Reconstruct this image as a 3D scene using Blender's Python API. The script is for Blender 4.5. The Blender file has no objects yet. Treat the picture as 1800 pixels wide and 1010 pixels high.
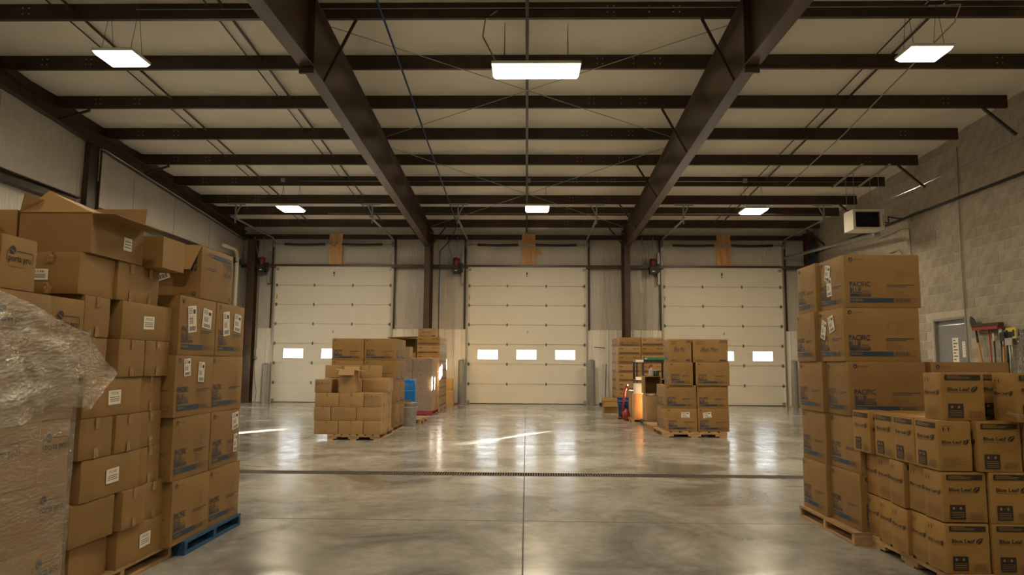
import bpy, bmesh, math, random
from mathutils import Vector, Matrix
from math import sin, cos, pi, radians
random.seed(7)
SC = bpy.context.scene
COL = SC.collection

# ------------------------------------------------------------------ camera, world, sun, exposure
F_PX, PITCH, YAW, ROLL, CAM_Z = 1248.75, 0.10851, 0.02101, 0.00687, 1.1975
fw = Vector((-sin(YAW) * cos(PITCH), cos(YAW) * cos(PITCH), sin(PITCH)))
r0 = Vector((cos(YAW), sin(YAW), 0)); u0 = r0.cross(fw)
rt = r0 * cos(ROLL) + u0 * sin(ROLL); up = u0 * cos(ROLL) - r0 * sin(ROLL)
cd = bpy.data.cameras.new('camera'); cam = bpy.data.objects.new('camera', cd); COL.objects.link(cam)
cd.sensor_width = 36.0; cd.lens = F_PX / 1800 * 36.0; cd.clip_start = 0.05; cd.clip_end = 200
M = Matrix((rt, up, -fw)).transposed().to_4x4(); M.translation = Vector((0, 0, CAM_Z))
cam.matrix_world = M
SC.camera = cam
SC.view_settings.view_transform = 'Standard'; SC.view_settings.look = 'None'
SC.view_settings.gamma = 1.0; SC.view_settings.use_curve_mapping = False
SC.view_settings.exposure = 0.0

world = bpy.data.worlds.new('sky'); SC.world = world; world.use_nodes = True
bg = world.node_tree.nodes['Background']
bg.inputs[0].default_value = (0.86, 0.93, 1.0, 1); bg.inputs[1].default_value = 7.0

sd = bpy.data.lights.new('sun', 'SUN'); sun = bpy.data.objects.new('sun', sd); COL.objects.link(sun)
sd.energy = 260.0; sd.angle = radians(0.6); sd.color = (1.0, 0.92, 0.80)
sun.rotation_euler = Vector((-0.62, -1.0, -0.150)).to_track_quat('-Z', 'Y').to_euler()

LAMP_W = 118.0      # watts per small lamp fitting
LAMP_COL = (1.0, 0.82, 0.55)

# ------------------------------------------------------------------ materials
MATS = {}
def nodes_of(name):
    m = bpy.data.materials.new(name); m.use_nodes = True
    nt = m.node_tree; b = nt.nodes['Principled BSDF']
    return m, nt, b
def mat(name, col, rough=0.6, metal=0.0, noise=0.0, nscale=8.0, bump=0.0, bscale=30.0, stretch=(1, 1, 1), spec=0.5, emit=None, coat=0.0, bstretch=None, rnd=0.0):
    if name in MATS: return MATS[name]
    m, nt, b = nodes_of(name)
    b.inputs['Base Color'].default_value = (*col, 1); b.inputs['Roughness'].default_value = rough
    b.inputs['Metallic'].default_value = metal; b.inputs['Specular IOR Level'].default_value = spec
    b.inputs['Coat Weight'].default_value = coat
    L = nt.links.new
    if noise or bump or rnd:
        tc = nt.nodes.new('ShaderNodeTexCoord')
    if noise or rnd:
        mp = nt.nodes.new('ShaderNodeMapping'); mp.inputs['Scale'].default_value = stretch
        L(tc.outputs['Object'], mp.inputs[0])
        n = nt.nodes.new('ShaderNodeTexNoise'); n.inputs['Scale'].default_value = nscale; n.inputs['Detail'].default_value = 5
        L(mp.outputs[0], n.inputs['Vector'])
        mr = nt.nodes.new('ShaderNodeMapRange'); mr.inputs[1].default_value = 0.3; mr.inputs[2].default_value = 0.7
        mr.inputs[3].default_value = 1 - noise; mr.inputs[4].default_value = 1 + noise
        L(n.outputs['Fac'], mr.inputs[0])
        hs = nt.nodes.new('ShaderNodeHueSaturation'); hs.inputs['Color'].default_value = (*col, 1)
        if rnd:
            oi = nt.nodes.new('ShaderNodeObjectInfo')
            m2 = nt.nodes.new('ShaderNodeMapRange'); m2.inputs[3].default_value = 1 - rnd; m2.inputs[4].default_value = 1 + rnd
            L(oi.outputs['Random'], m2.inputs[0])
            mu = nt.nodes.new('ShaderNodeMath'); mu.operation = 'MULTIPLY'
            L(mr.outputs[0], mu.inputs[0]); L(m2.outputs[0], mu.inputs[1]); L(mu.outputs[0], hs.inputs['Value'])
        else:
            L(mr.outputs[0], hs.inputs['Value'])
        L(hs.outputs[0], b.inputs['Base Color'])
    if bump:
        mp2 = nt.nodes.new('ShaderNodeMapping'); mp2.inputs['Scale'].default_value = bstretch or stretch
        L(tc.outputs['Object'], mp2.inputs[0])
        n2 = nt.nodes.new('ShaderNodeTexNoise'); n2.inputs['Scale'].default_value = bscale; n2.inputs['Detail'].default_value = 4
        L(mp2.outputs[0], n2.inputs['Vector'])
        bp = nt.nodes.new('ShaderNodeBump'); bp.inputs['Strength'].default_value = bump; bp.inputs['Distance'].default_value = 0.02
        L(n2.outputs['Fac'], bp.inputs['Height']); L(bp.outputs[0], b.inputs['Normal'])
    if emit:
        b.inputs['Emission Color'].default_value = (*emit[0], 1); b.inputs['Emission Strength'].default_value = emit[1]
    MATS[name] = m
    return m

CARD = mat('cardboard', (0.285, 0.166, 0.058), 0.62, noise=0.07, nscale=5, bump=0.05, bscale=90, bstretch=(1, 1, 6), rnd=0.09, spec=0.35)
CARD2 = mat('cardboard_pale', (0.345, 0.218, 0.100), 0.62, noise=0.07, nscale=5, bump=0.05, bscale=90, bstretch=(1, 1, 6), rnd=0.07, spec=0.35)
CARDY = mat('cardboard_yellow', (0.33, 0.188, 0.055), 0.6, noise=0.07, nscale=6, bump=0.05, bscale=90, bstretch=(1, 1, 6), rnd=0.08, spec=0.35)
CARDIN = mat('cardboard_inside', (0.27, 0.145, 0.05), 0.75, noise=0.08, nscale=8)
NAVY = mat('navy_ink', (0.030, 0.042, 0.085), 0.6)
BLUE = mat('blue_ink', (0.022, 0.050, 0.095), 0.6)
BLACK = mat('black_ink', (0.022, 0.018, 0.015), 0.6)
BROWNINK = mat('thin_ink', (0.16, 0.085, 0.04), 0.6)
PAPER = mat('paper', (0.80, 0.77, 0.70), 0.6, noise=0.03)
TAPE = mat('packing_tape', (0.36, 0.215, 0.095), 0.10, bump=0.6, bscale=45, coat=0.6)
STEEL = mat('brown_steel', (0.042, 0.024, 0.014), 0.42, noise=0.25, nscale=3, spec=0.45)
STEELC = mat('brown_frame_steel', (0.062, 0.033, 0.018), 0.36, noise=0.3, nscale=2.5, spec=0.5)
GALV = mat('galvanised_steel', (0.42, 0.42, 0.40), 0.38, metal=0.75, noise=0.15, nscale=20)
GALVD = mat('dull_conduit', (0.36, 0.35, 0.32), 0.45, metal=0.5)
DARK = mat('black_metal', (0.02, 0.02, 0.022), 0.45, spec=0.4)
DOORM = mat('door_panel_white', (0.73, 0.70, 0.62), 0.48, noise=0.02, nscale=2, bump=0.06, bscale=60)
LINER = mat('white_liner_panel', (0.76, 0.73, 0.66), 0.45, noise=0.03, nscale=2)
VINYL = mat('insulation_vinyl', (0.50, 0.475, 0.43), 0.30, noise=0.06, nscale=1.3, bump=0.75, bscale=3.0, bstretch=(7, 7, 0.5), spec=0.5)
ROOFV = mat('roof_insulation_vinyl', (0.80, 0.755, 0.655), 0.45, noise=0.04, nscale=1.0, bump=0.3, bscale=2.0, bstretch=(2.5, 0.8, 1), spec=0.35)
WOODP = mat('pallet_wood', (0.40, 0.25, 0.125), 0.75, noise=0.3, nscale=6, stretch=(1, 1, 5), bump=0.2, bscale=40, rnd=0.15)
WOODB = mat('blue_painted_wood', (0.012, 0.075, 0.17), 0.65, noise=0.25, nscale=9, bump=0.2, bscale=40, rnd=0.1)
WOODR = mat('red_painted_wood', (0.34, 0.035, 0.025), 0.6, noise=0.2, nscale=9, rnd=0.1)
WOODG = mat('dark_green_plastic', (0.02, 0.05, 0.035), 0.5)
PINE = mat('pine_planks', (0.56, 0.32, 0.13), 0.55, noise=0.2, nscale=3, stretch=(8, 8, 0.6), rnd=0.12)
BOLL = mat('grey_bollard_paint', (0.22, 0.215, 0.20), 0.38, noise=0.12, nscale=5)
BLOCK = mat('concrete_block', (0.335, 0.30, 0.245), 0.85, noise=0.13, nscale=5, bump=0.35, bscale=60, rnd=0.12, spec=0.3)
MORTAR = mat('mortar', (0.44, 0.40, 0.335), 0.9, noise=0.1, nscale=10)
GREYDOOR = mat('grey_door_paint', (0.20, 0.20, 0.20), 0.45, noise=0.05)
GREYFR = mat('grey_frame_paint', (0.25, 0.235, 0.205), 0.5)
WHITEP = mat('white_enamel', (0.72, 0.69, 0.62), 0.4)
RED = mat('red_paint', (0.30, 0.03, 0.022), 0.4)
REDD = mat('dark_red_enamel', (0.14, 0.015, 0.012), 0.4)
BARREL = mat('blue_plastic', (0.008, 0.16, 0.55), 0.35)
BINB = mat('dark_blue_plastic', (0.015, 0.045, 0.20), 0.4)
GREENP = mat('green_plastic', (0.03, 0.28, 0.13), 0.4)
PAIL = mat('grey_translucent_plastic', (0.40, 0.39, 0.36), 0.35, noise=0.2, nscale=12)
ORANGE = mat('orange_wood_handle', (0.50, 0.22, 0.05), 0.5)
REDH = mat('red_handle', (0.36, 0.03, 0.02), 0.4)
GREENH = mat('dark_green_handle', (0.015, 0.05, 0.035), 0.4)
YELL = mat('yellow_card', (0.62, 0.52, 0.06), 0.5)
HOSE = mat('blue_hose', (0.012, 0.05, 0.16), 0.4)
PVC = mat('cream_pipe', (0.62, 0.57, 0.46), 0.4)
BROWNP = mat('brown_paint_trim', (0.10, 0.052, 0.03), 0.5)
FOAMW = mat('white_bracket', (0.7, 0.68, 0.62), 0.5)
LAMPM = mat('lit_lamp_diffuser', (0.9, 0.9, 0.85), 0.5, emit=((1.0, 0.90, 0.70), 9.0))
LED = mat('small_lit_indicator', (0.9, 0.9, 0.85), 0.5, emit=((1.0, 0.92, 0.8), 1.5))
ASPH = mat('outside_paving', (0.30, 0.29, 0.27), 0.85, noise=0.1)

def floor_mat():
    m, nt, b = nodes_of('polished_concrete'); L = nt.links.new; N = nt.nodes.new
    tc = N('ShaderNodeTexCoord')
    n1 = N('ShaderNodeTexNoise'); n1.inputs['Scale'].default_value = 0.9; n1.inputs['Detail'].default_value = 9; n1.inputs['Roughness'].default_value = 0.62
    n1.inputs['Distortion'].default_value = 0.8
    L(tc.outputs['Object'], n1.inputs['Vector'])
    cr = N('ShaderNodeValToRGB'); e = cr.color_ramp.elements
    e[0].position = 0.36; e[0].color = (0.150, 0.150, 0.142, 1); e[1].position = 0.66; e[1].color = (0.44, 0.433, 0.40, 1)
    e.new(0.5).color = (0.305, 0.302, 0.282, 1)
    L(n1.outputs['Fac'], cr.inputs[0])
    n3 = N('ShaderNodeTexNoise'); n3.inputs['Scale'].default_value = 9; n3.inputs['Detail'].default_value = 8
    L(tc.outputs['Object'], n3.inputs['Vector'])
    mx = N('ShaderNodeMixRGB'); mx.blend_type = 'OVERLAY'; mx.inputs[0].default_value = 0.35
    L(cr.outputs[0], mx.inputs[1]); L(n3.outputs['Fac'], mx.inputs[2]); L(mx.outputs[0], b.inputs['Base Color'])
    n2 = N('ShaderNodeTexNoise'); n2.inputs['Scale'].default_value = 2.2; n2.inputs['Detail'].default_value = 6
    L(tc.outputs['Object'], n2.inputs['Vector'])
    mr = N('ShaderNodeMapRange'); mr.inputs[1].default_value = 0.3; mr.inputs[2].default_value = 0.7; mr.inputs[3].default_value = 0.13; mr.inputs[4].default_value = 0.26
    L(n2.outputs['Fac'], mr.inputs[0]); L(mr.outputs[0], b.inputs['Roughness'])
    n4 = N('ShaderNodeTexNoise'); n4.inputs['Scale'].default_value = 5.0; n4.inputs['Detail'].default_value = 2
    L(tc.outputs['Object'], n4.inputs['Vector'])
    bp = N('ShaderNodeBump'); bp.inputs['Strength'].default_value = 0.10; bp.inputs['Distance'].default_value = 0.012
    L(n4.outputs['Fac'], bp.inputs['Height']); L(bp.outputs[0], b.inputs['Normal'])
    b.inputs['Specular IOR Level'].default_value = 0.6
    return m
FLOORM = floor_mat()

def film_mat(name, dens, rough):
    m = bpy.data.materials.new(name); m.use_nodes = True; nt = m.node_tree; nt.nodes.clear(); N = nt.nodes.new; L = nt.links.new
    out = N('ShaderNodeOutputMaterial'); tr = N('ShaderNodeBsdfTransparent'); tr.inputs[0].default_value = (0.97, 0.96, 0.94, 1)
    gl = N('ShaderNodeBsdfGlossy'); gl.inputs['Roughness'].default_value = rough; gl.inputs[0].default_value = (0.95, 0.92, 0.86, 1)
    df = N('ShaderNodeBsdfDiffuse'); df.inputs[0].default_value = (0.82, 0.80, 0.76, 1)
    tc = N('ShaderNodeTexCoord'); mp = N('ShaderNodeMapping'); mp.inputs['Scale'].default_value = (1, 0.45, 1.5)
    L(tc.outputs['Object'], mp.inputs[0])
    n = N('ShaderNodeTexNoise'); n.inputs['Scale'].default_value = 22; n.inputs['Detail'].default_value = 6; n.inputs['Distortion'].default_value = 1.4
    L(mp.outputs[0], n.inputs['Vector'])
    bp = N('ShaderNodeBump'); bp.inputs['Strength'].default_value = 1.0; bp.inputs['Distance'].default_value = 0.02
    L(n.outputs['Fac'], bp.inputs['Height']); L(bp.outputs[0], gl.inputs['Normal']); L(bp.outputs[0], df.inputs['Normal'])
    m1 = N('ShaderNodeMixShader'); m1.inputs[0].default_value = 0.45; L(gl.outputs[0], m1.inputs[1]); L(df.outputs[0], m1.inputs[2])
    n2 = N('ShaderNodeTexNoise'); n2.inputs['Scale'].default_value = 7; n2.inputs['Detail'].default_value = 5; n2.inputs['Distortion'].default_value = 1.0
    L(mp.outputs[0], n2.inputs['Vector'])
    mr = N('ShaderNodeMapRange'); mr.inputs[1].default_value = 0.35; mr.inputs[2].default_value = 0.65
    mr.inputs[3].default_value = dens * 0.55; mr.inputs[4].default_value = dens * 1.35; L(n2.outputs['Fac'], mr.inputs[0])
    m2 = N('ShaderNodeMixShader'); L(mr.outputs[0], m2.inputs[0]); L(tr.outputs[0], m2.inputs[1]); L(m1.outputs[0], m2.inputs[2])
    L(m2.outputs[0], out.inputs[0]); MATS[name] = m; return m
FILM = film_mat('shrink_film', 0.22, 0.11)
FILM3 = film_mat('thin_film', 0.09, 0.2)
FILM2 = film_mat('bunched_film', 0.46, 0.12)
def pane_mat():
    m = bpy.data.materials.new('window_glass'); m.use_nodes = True; nt = m.node_tree; nt.nodes.clear(); N = nt.nodes.new; L = nt.links.new
    out = N('ShaderNodeOutputMaterial'); tr = N('ShaderNodeBsdfTransparent'); gl = N('ShaderNodeBsdfGlossy'); gl.inputs['Roughness'].default_value = 0.02
    fr = N('ShaderNodeFresnel'); fr.inputs[0].default_value = 1.45; mx = N('ShaderNodeMixShader')
    L(fr.outputs[0], mx.inputs[0]); L(tr.outputs[0], mx.inputs[1]); L(gl.outputs[0], mx.inputs[2]); L(mx.outputs[0], out.inputs[0]); return m
GLASS = pane_mat()

# ------------------------------------------------------------------ helpers
class MB:
    """collects shapes and links them as one mesh"""
    def __init__(s): s.v = []; s.f = []; s.mi = []; s.sm = []; s.mats = []
    def m(s, mt):
        if mt not in s.mats: s.mats.append(mt)
        return s.mats.index(mt)
    def add(s, vs, fs, mt, smooth=False):
        o = len(s.v); s.v += [tuple(v) for v in vs]; i = s.m(mt)
        for f in fs: s.f.append(tuple(a + o for a in f)); s.mi.append(i); s.sm.append(smooth)
    def box(s, x0, x1, y0, y1, z0, z1, mt, rot=None):
        vs = [Vector((x, y, z)) for z in (z0, z1) for y in (y0, y1) for x in (x0, x1)]
        if rot is not None:
            c = Vector(((x0 + x1) / 2, (y0 + y1) / 2, (z0 + z1) / 2)); vs = [c + rot @ (v - c) for v in vs]
        s.add(vs, [(0, 2, 3, 1), (4, 5, 7, 6), (0, 1, 5, 4), (2, 6, 7, 3), (0, 4, 6, 2), (1, 3, 7, 5)], mt)
    def tube(s, pts, r, mt, n=8, cap=True):
        pts = [Vector(p) for p in pts]; rs = r if isinstance(r, (list, tuple)) else [r] * len(pts)
        vs = []; prev = None
        for i, p in enumerate(pts):
            d = (pts[min(i + 1, len(pts) - 1)] - pts[max(i - 1, 0)]).normalized()
            a = prev if prev is not None else (Vector((0, 0, 1)) if abs(d.z) < 0.9 else Vector((1, 0, 0)))
            b = d.cross(a).normalized(); a = b.cross(d).normalized(); prev = a
            for k in range(n):
                t = 2 * pi * k / n; vs.append(p + (a * cos(t) + b * sin(t)) * rs[i])
        fs = [(i * n + k, i * n + (k + 1) % n, (i + 1) * n + (k + 1) % n, (i + 1) * n + k) for i in range(len(pts) - 1) for k in range(n)]
        if cap: fs += [tuple(range(n))[::-1], tuple((len(pts) - 1) * n + k for k in range(n))]
        s.add(vs, fs, mt, n > 6)
    def bar(s, a, b, w, h, mt):
        a = Vector(a); b = Vector(b); d = (b - a).normalized(); u = Vector((0, 0, 1)) if abs(d.z) < 0.95 else Vector((0, 1, 0))
        r = d.cross(u).normalized(); u = r.cross(d).normalized()
        vs = [p + r * sx * w / 2 + u * sz * h / 2 for p in (a, b) for sz in (-1, 1) for sx in (-1, 1)]
        s.add(vs, [(0, 1, 3, 2), (4, 6, 7, 5), (0, 4, 5, 1), (2, 3, 7, 6), (0, 2, 6, 4), (1, 5, 7, 3)], mt)
    def lathe(s, prof, mt, n=24, c=(0, 0, 0)):
        vs = [(c[0] + r * cos(2 * pi * k / n), c[1] + r * sin(2 * pi * k / n), c[2] + z) for r, z in prof for k in range(n)]
        fs = [(i * n + k, i * n + (k + 1) % n, (i + 1) * n + (k + 1) % n, (i + 1) * n + k) for i in range(len(prof) - 1) for k in range(n)]
        s.add(vs, fs, mt, True)
    def slab(s, q, t, mt):
        """a thin sheet of thickness t on quad q"""
        q = [Vector(p) for p in q]; nrm = (q[1] - q[0]).cross(q[-1] - q[0]).normalized() * t; n = len(q)
        s.add(q + [p + nrm for p in q], [tuple(range(n))[::-1], tuple(range(n, 2 * n))] + [(i, (i + 1) % n, n + (i + 1) % n, n + i) for i in range(n)], mt)
    def mesh(s, name):
        me = bpy.data.meshes.new(name); me.from_pydata(s.v, [], s.f)
        for mt in s.mats: me.materials.append(mt)
        me.polygons.foreach_set('material_index', s.mi); me.polygons.foreach_set('use_smooth', s.sm); me.update(); return me
    def build(s, name, parent=None, loc=None, rz=0):
        return link(name, s.mesh(name), parent, loc, rz)
def link(name, me, parent=None, loc=None, rz=0):
    o = bpy.data.objects.new(name, me); COL.objects.link(o)
    if parent: o.parent = parent
    if loc is not None: o.location = loc
    if rz: o.rotation_euler = (0, 0, rz)
    return o
def tag(o, label=None, cat=None, group=None, kind=None):
    if label: o['label'] = label
    if cat: o['category'] = cat
    if group: o['group'] = group
    if kind: o['kind'] = kind
    return o
def thing(name, label, cat, loc=(0, 0, 0), rz=0, group=None):
    o = bpy.data.objects.new(name, None); COL.objects.link(o); o.location = loc; o.rotation_euler = (0, 0, rz)
    o.empty_display_size = 0.1
    return tag(o, label, cat, group)
def struct(o, label, cat='structure'):
    return tag(o, label, cat, kind='structure')
def shift(o, dx, dy, dz):  # move mesh data so it sits relative to a parent at (dx,dy,dz)
    o.data.transform(Matrix.Translation((-dx, -dy, -dz)))
ORD = ['lowest', 'second', 'third', 'fourth', 'fifth', 'sixth', 'seventh', 'eighth', 'ninth', 'tenth', 'eleventh']
def zb(y): return 5.3194 + 0.072 * (22.159 - y)      # underside of the roof purlins

# ---- text as flat 2D meshes (built-in font)
_T = {}
def glyphs(txt, shear=0.0, off=0.0):
    k = (txt, shear, off)
    if k not in _T:
        cu = bpy.data.curves.new('t', 'FONT'); cu.body = txt; cu.resolution_u = 2; cu.shear = shear; cu.offset = off
        ob = bpy.data.objects.new('t', cu); COL.objects.link(ob)
        dg = bpy.context.evaluated_depsgraph_get(); me = ob.evaluated_get(dg).to_mesh()
        vs = [tuple(v.co) for v in me.vertices]; fs = [tuple(p.vertices) for p in me.polygons]
        ob.evaluated_get(dg).to_mesh_clear(); bpy.data.objects.remove(ob); bpy.data.curves.remove(cu)
        x0 = min(v[0] for v in vs); x1 = max(v[0] for v in vs)
        _T[k] = ([(v[0] - x0, v[1]) for v in vs], fs, x1 - x0)
    return _T[k]
class Art:
    """flat print in a face's own frame: origin low left, U right, V up, N outward"""
    def __init__(s, mb, O, U, V, N): s.mb = mb; s.O = Vector(O); s.U = Vector(U); s.V = Vector(V); s.N = Vector(N)
    def P(s, u, v, n=0.0008): return s.O + s.U * u + s.V * v + s.N * n
    def rect(s, u, v, w, h, mt, n=0.0008, rot=0.0):
        c, d = cos(rot), sin(rot); cu, cv = u + w / 2, v + h / 2
        pts = [(cu + a * w / 2 * c - b * h / 2 * d, cv + a * w / 2 * d + b * h / 2 * c) for a, b in ((-1, -1), (1, -1), (1, 1), (-1, 1))]
        s.mb.add([s.P(*p, n) for p in pts], [(0, 1, 2, 3)], mt)
    def disc(s, u, v, r, mt, n=0.0008, k=16):
        s.mb.add([s.P(u + r * cos(2 * pi * i / k), v + r * sin(2 * pi * i / k), n) for i in range(k)], [tuple(range(k))], mt)
    def poly(s, pts, mt, n=0.0008): s.mb.add([s.P(*p, n) for p in pts], [tuple(range(len(pts)))], mt)
    def line(s, pts, w, mt, n=0.0008):
        for (a, b), (c, d) in zip(pts[:-1], pts[1:]):
            L = math.hypot(c - a, d - b) or 1; nx, ny = -(d - b) / L * w / 2, (c - a) / L * w / 2
            s.mb.add([s.P(a + nx, b + ny, n), s.P(a - nx, b - ny, n), s.P(c - nx, d - ny, n), s.P(c + nx, d + ny, n)], [(0, 1, 2, 3)], mt)
    def text(s, txt, u, v, h, mt, width=None, n=0.0008, shear=0.0, off=0.0, rot=0.0):
        vs, fs, w = glyphs(txt, shear, off); sy = h / 0.7; sx = (width / w) if width else sy; c, d = cos(rot), sin(rot)
        s.mb.add([s.P(u + x * sx * c - y * sy * d, v + x * sx * d + y * sy * c, n) for x, y in vs], fs, mt)

def face_frame(face, w, d, h):
    """faces of a box w x d x h with its base centre at the origin"""
    return {'front': ((-w / 2, -d / 2, 0), (1, 0, 0), (0, 0, 1), (0, -1, 0), w),
            'right': ((w / 2, -d / 2, 0), (0, 1, 0), (0, 0, 1), (1, 0, 0), d),
            'left': ((-w / 2, d / 2, 0), (0, -1, 0), (0, 0, 1), (-1, 0, 0), d),
            'back': ((w / 2, d / 2, 0), (-1, 0, 0), (0, 0, 1), (0, 1, 0), w)}[face]

def art_blue(a, w, h, narrow=False):
    k = h / 0.386
    u0 = 0.035 if not narrow else 0.03
    W = w
    # round emblem with a small triangle, and the maker's line beside it
    a.disc(u0 + .012, h - .033 * k, .0145 * k, NAVY); a.poly([(u0 + .004, h - .040 * k), (u0 + .020, h - .040 * k), (u0 + .012, h - .024 * k)], CARD, .0011)
    a.text('Georgia-Pacific', u0 + .034, h - .037 * k, .009 * k, NAVY, width=.075 * k)
    tw = 0.150 * k if not narrow else 0.145 * k
    a.text('PACIFIC', u0, .153 * k, .036 * k, NAVY, width=tw, off=.016)
    a.text('BLUE', u0, .108 * k, .036 * k, NAVY, width=tw * .56, off=.016)
    a.text('BASIC', u0 + tw * .60, .110 * k, .015 * k, NAVY, width=tw * .36)
    a.rect(u0, .082 * k, tw, .020 * k, NAVY)
    for i in range(3): a.rect(u0 + tw * .45, (.0865 + i * .005) * k, tw * .5, .0014, CARD, .0011)
    # long band at the foot
    bl = W - 2 * u0
    a.rect(u0, .040 * k, bl * .66, .030 * k, BLUE)
    a.text('18280/01', u0 + .006, .0475 * k, .015 * k, CARD2, width=.085 * k, n=.0011)
    b0 = u0 + bl * .66
    a.line([(b0, .0405 * k), (u0 + bl, .0405 * k), (u0 + bl, .0695 * k), (b0, .0695 * k)], .002, NAVY)
    for i in range(14): a.rect(b0 + bl * (.02 + .017 * i), .046 * k, bl * (.004 + .003 * (i % 3)), .018 * k, NAVY)
    # line drawing of a roll and its print
    ru = u0 + bl * .60; rv = .20 * k; s_ = min(1.0, W / .5)
    pts = lambda cx, cy, rx, ry, a0, a1: [(cx + rx * cos(t), cy + ry * sin(t)) for t in [a0 + (a1 - a0) * i / 12 for i in range(13)]]
    a.line(pts(ru + .085 * s_, rv + .035 * k, .022 * s_, .038 * k, 0, 2 * pi), .0016, BROWNINK)
    a.line(pts(ru + .085 * s_, rv + .035 * k, .007 * s_, .014 * k, 0, 2 * pi), .0016, NAVY)
    a.line([(ru + .08 * s_, rv + .073 * k), (ru + .01 * s_, rv + .083 * k), (ru, rv + .055 * k), (ru, rv + .008 * k), (ru + .08 * s_, rv - .003 * k)], .0016, BROWNINK)
    tu = u0 + bl * .56
    for i, (l, t) in enumerate([(.42, .0045), (.30, .0045), (.10, .002), (.20, .002), (.26, .002), (.24, .002), (.34, .002)]):
        a.rect(tu, (.163 - i * .0125) * k, bl * l, t, NAVY if i < 2 else BROWNINK)

def art_leaf(a, w, h, wide=True):
    def word(u, v, tw, hh):
        a.text('Blue Leaf', u, v, hh, BLACK, width=tw, off=.018)
        a.text('Diesel Exhaust Fluid', u, v - hh * .55, hh * .30, BLACK, width=tw * .95)
        lu, lv, q = u + tw + hh * .35, v - hh * .35, hh * 1.75
        a.poly([(lu, lv + q * .1), (lu + q * .05, lv + q * .55), (lu + q * .4, lv + q * .85), (lu + q * 1.15, lv + q), (lu + q * .98, lv + q * .35), (lu + q * .6, lv + q * .05), (lu + q * .3, lv)], BLACK)
        a.line([(lu + q * .15, lv + q * .1), (lu + q * .45, lv + q * .5), (lu + q * .8, lv + q * .8)], q * .09, CARDY, .0011)
    if wide:
        a.rect(w * .09, h * .85, w * .83, h * .105, BLACK)
        for i, l in enumerate((.32, .55, .50)): a.rect(w * .14, h * (.925 - i * .025), w * l, h * .010, CARDY, .0011)
        word(w * .14, h * .62, w * .52, h * .072)
        a.rect(w * .14, h * .06, w * .35, h * .29, BLACK)
        a.disc(w * .30, h * .29, h * .022, REDD, .0011); a.rect(w * .20, h * .26, w * .05, h * .05, CARDY, .0011); a.rect(w * .36, h * .26, w * .05, h * .05, CARDY, .0011)
        for i in range(4): a.rect(w * .17, h * (.20 - i * .035), w * .29, h * .008, CARDY, .0011)
        for i in range(9): a.rect(w * (.62 + i * .031), h * .07, w * (.008 + .006 * (i % 2)), h * .12, BROWNINK)
        a.line([(w * .60, h * .06), (w * .91, h * .06), (w * .91, h * .20), (w * .60, h * .20), (w * .60, h * .06)], .0014, BROWNINK)
    else:
        for i in (0, 1):
            u = w * (.12 + .16 * i)
            a.rect(u + w * .022, h * .80, w * .03, h * .05, BLACK); a.poly([(u, h * .845), (u + w * .075, h * .845), (u + w * .037, h * .875)], BLACK)
        a.rect(w * .08, h * .895, w * .36, h * .006, BLACK)
        word(w * .10, h * .55, w * .60, h * .062)
        for i, l in enumerate((.75, .5, .78, .60, .7, .45)): a.rect(w * .12, h * (.27 - i * .035), w * l, .0016, BROWNINK)

def art_porta(a, w, h, u=0.1, k=1.0):
    v = h * .45
    a.disc(u + .032 * k, v + .060 * k, .017 * k, BLACK); a.line([(u + .020 * k, v + .062 * k), (u + .034 * k, v + .055 * k), (u + .044 * k, v + .047 * k)], .003 * k, CARD, .0011)
    a.line([(u + .055 * k, v + .058 * k), (u + .142 * k, v + .058 * k), (u + .148 * k, v + .050 * k), (u + .148 * k, v + .020 * k), (u + .142 * k, v + .012 * k)], .003 * k, BLACK)
    a.line([(u + .010 * k, v + .058 * k), (u + .002 * k, v + .050 * k), (u + .002 * k, v + .022 * k), (u + .008 * k, v + .014 * k)], .003 * k, BLACK)
    a.text('porta pro', u + .012 * k, v + .016 * k, .026 * k, BLACK, width=.128 * k, off=.02)
    a.rect(u + .012 * k, v - .006 * k, .10 * k, .0025 * k, BROWNINK)

def art_long(a, w, h):   # shallow cases with two dark strips of print
    a.text('4041155', w * .66, h * .66, h * .17, BLACK, width=w * .28); a.text('Grip', w * .07, h * .68, h * .15, BLACK, width=w * .15, off=.03)
    a.rect(w * .05, h * .12, w * .9, h * .22, BROWNINK); a.rect(w * .08, h * .19, w * .35, h * .05, BLACK, .0011); a.rect(w * .55, h * .19, w * .35, h * .05, BLACK, .0011)

def art_mist(a, w, h):
    a.text('Blue Mist', w * .22, h * .46, h * .20, NAVY, width=w * .5, shear=.5); a.text('5501', w * .76, h * .85, h * .11, NAVY, width=w * .2)
    for i, l in enumerate((.3, .22, .28)): a.rect(w * .07, h * (.90 - i * .06), w * l, .006, BROWNINK)
    a.rect(w * .08, h * .07, w * .20, .014, BROWNINK); a.rect(w * .75, h * .07, w * .18, .02, NAVY)

def art_round(a, w, h):  # small ring marks on plain cases
    pts = [(w * .16 + h * .13 * cos(t * pi / 8), h * .72 + h * .13 * sin(t * pi / 8)) for t in range(17)]
    a.line(pts, .006, BROWNINK); a.disc(w * .42, h * .72, h * .06, BROWNINK); a.rect(w * .6, h * .7, w * .22, .006, BROWNINK)

def art_script(a, w, h):
    a.text('Script', w * .3, h * .5, h * .25, BROWNINK, width=w * .3, shear=.5); a.disc(w * .55, h * .35, h * .1, BROWNINK)

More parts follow.
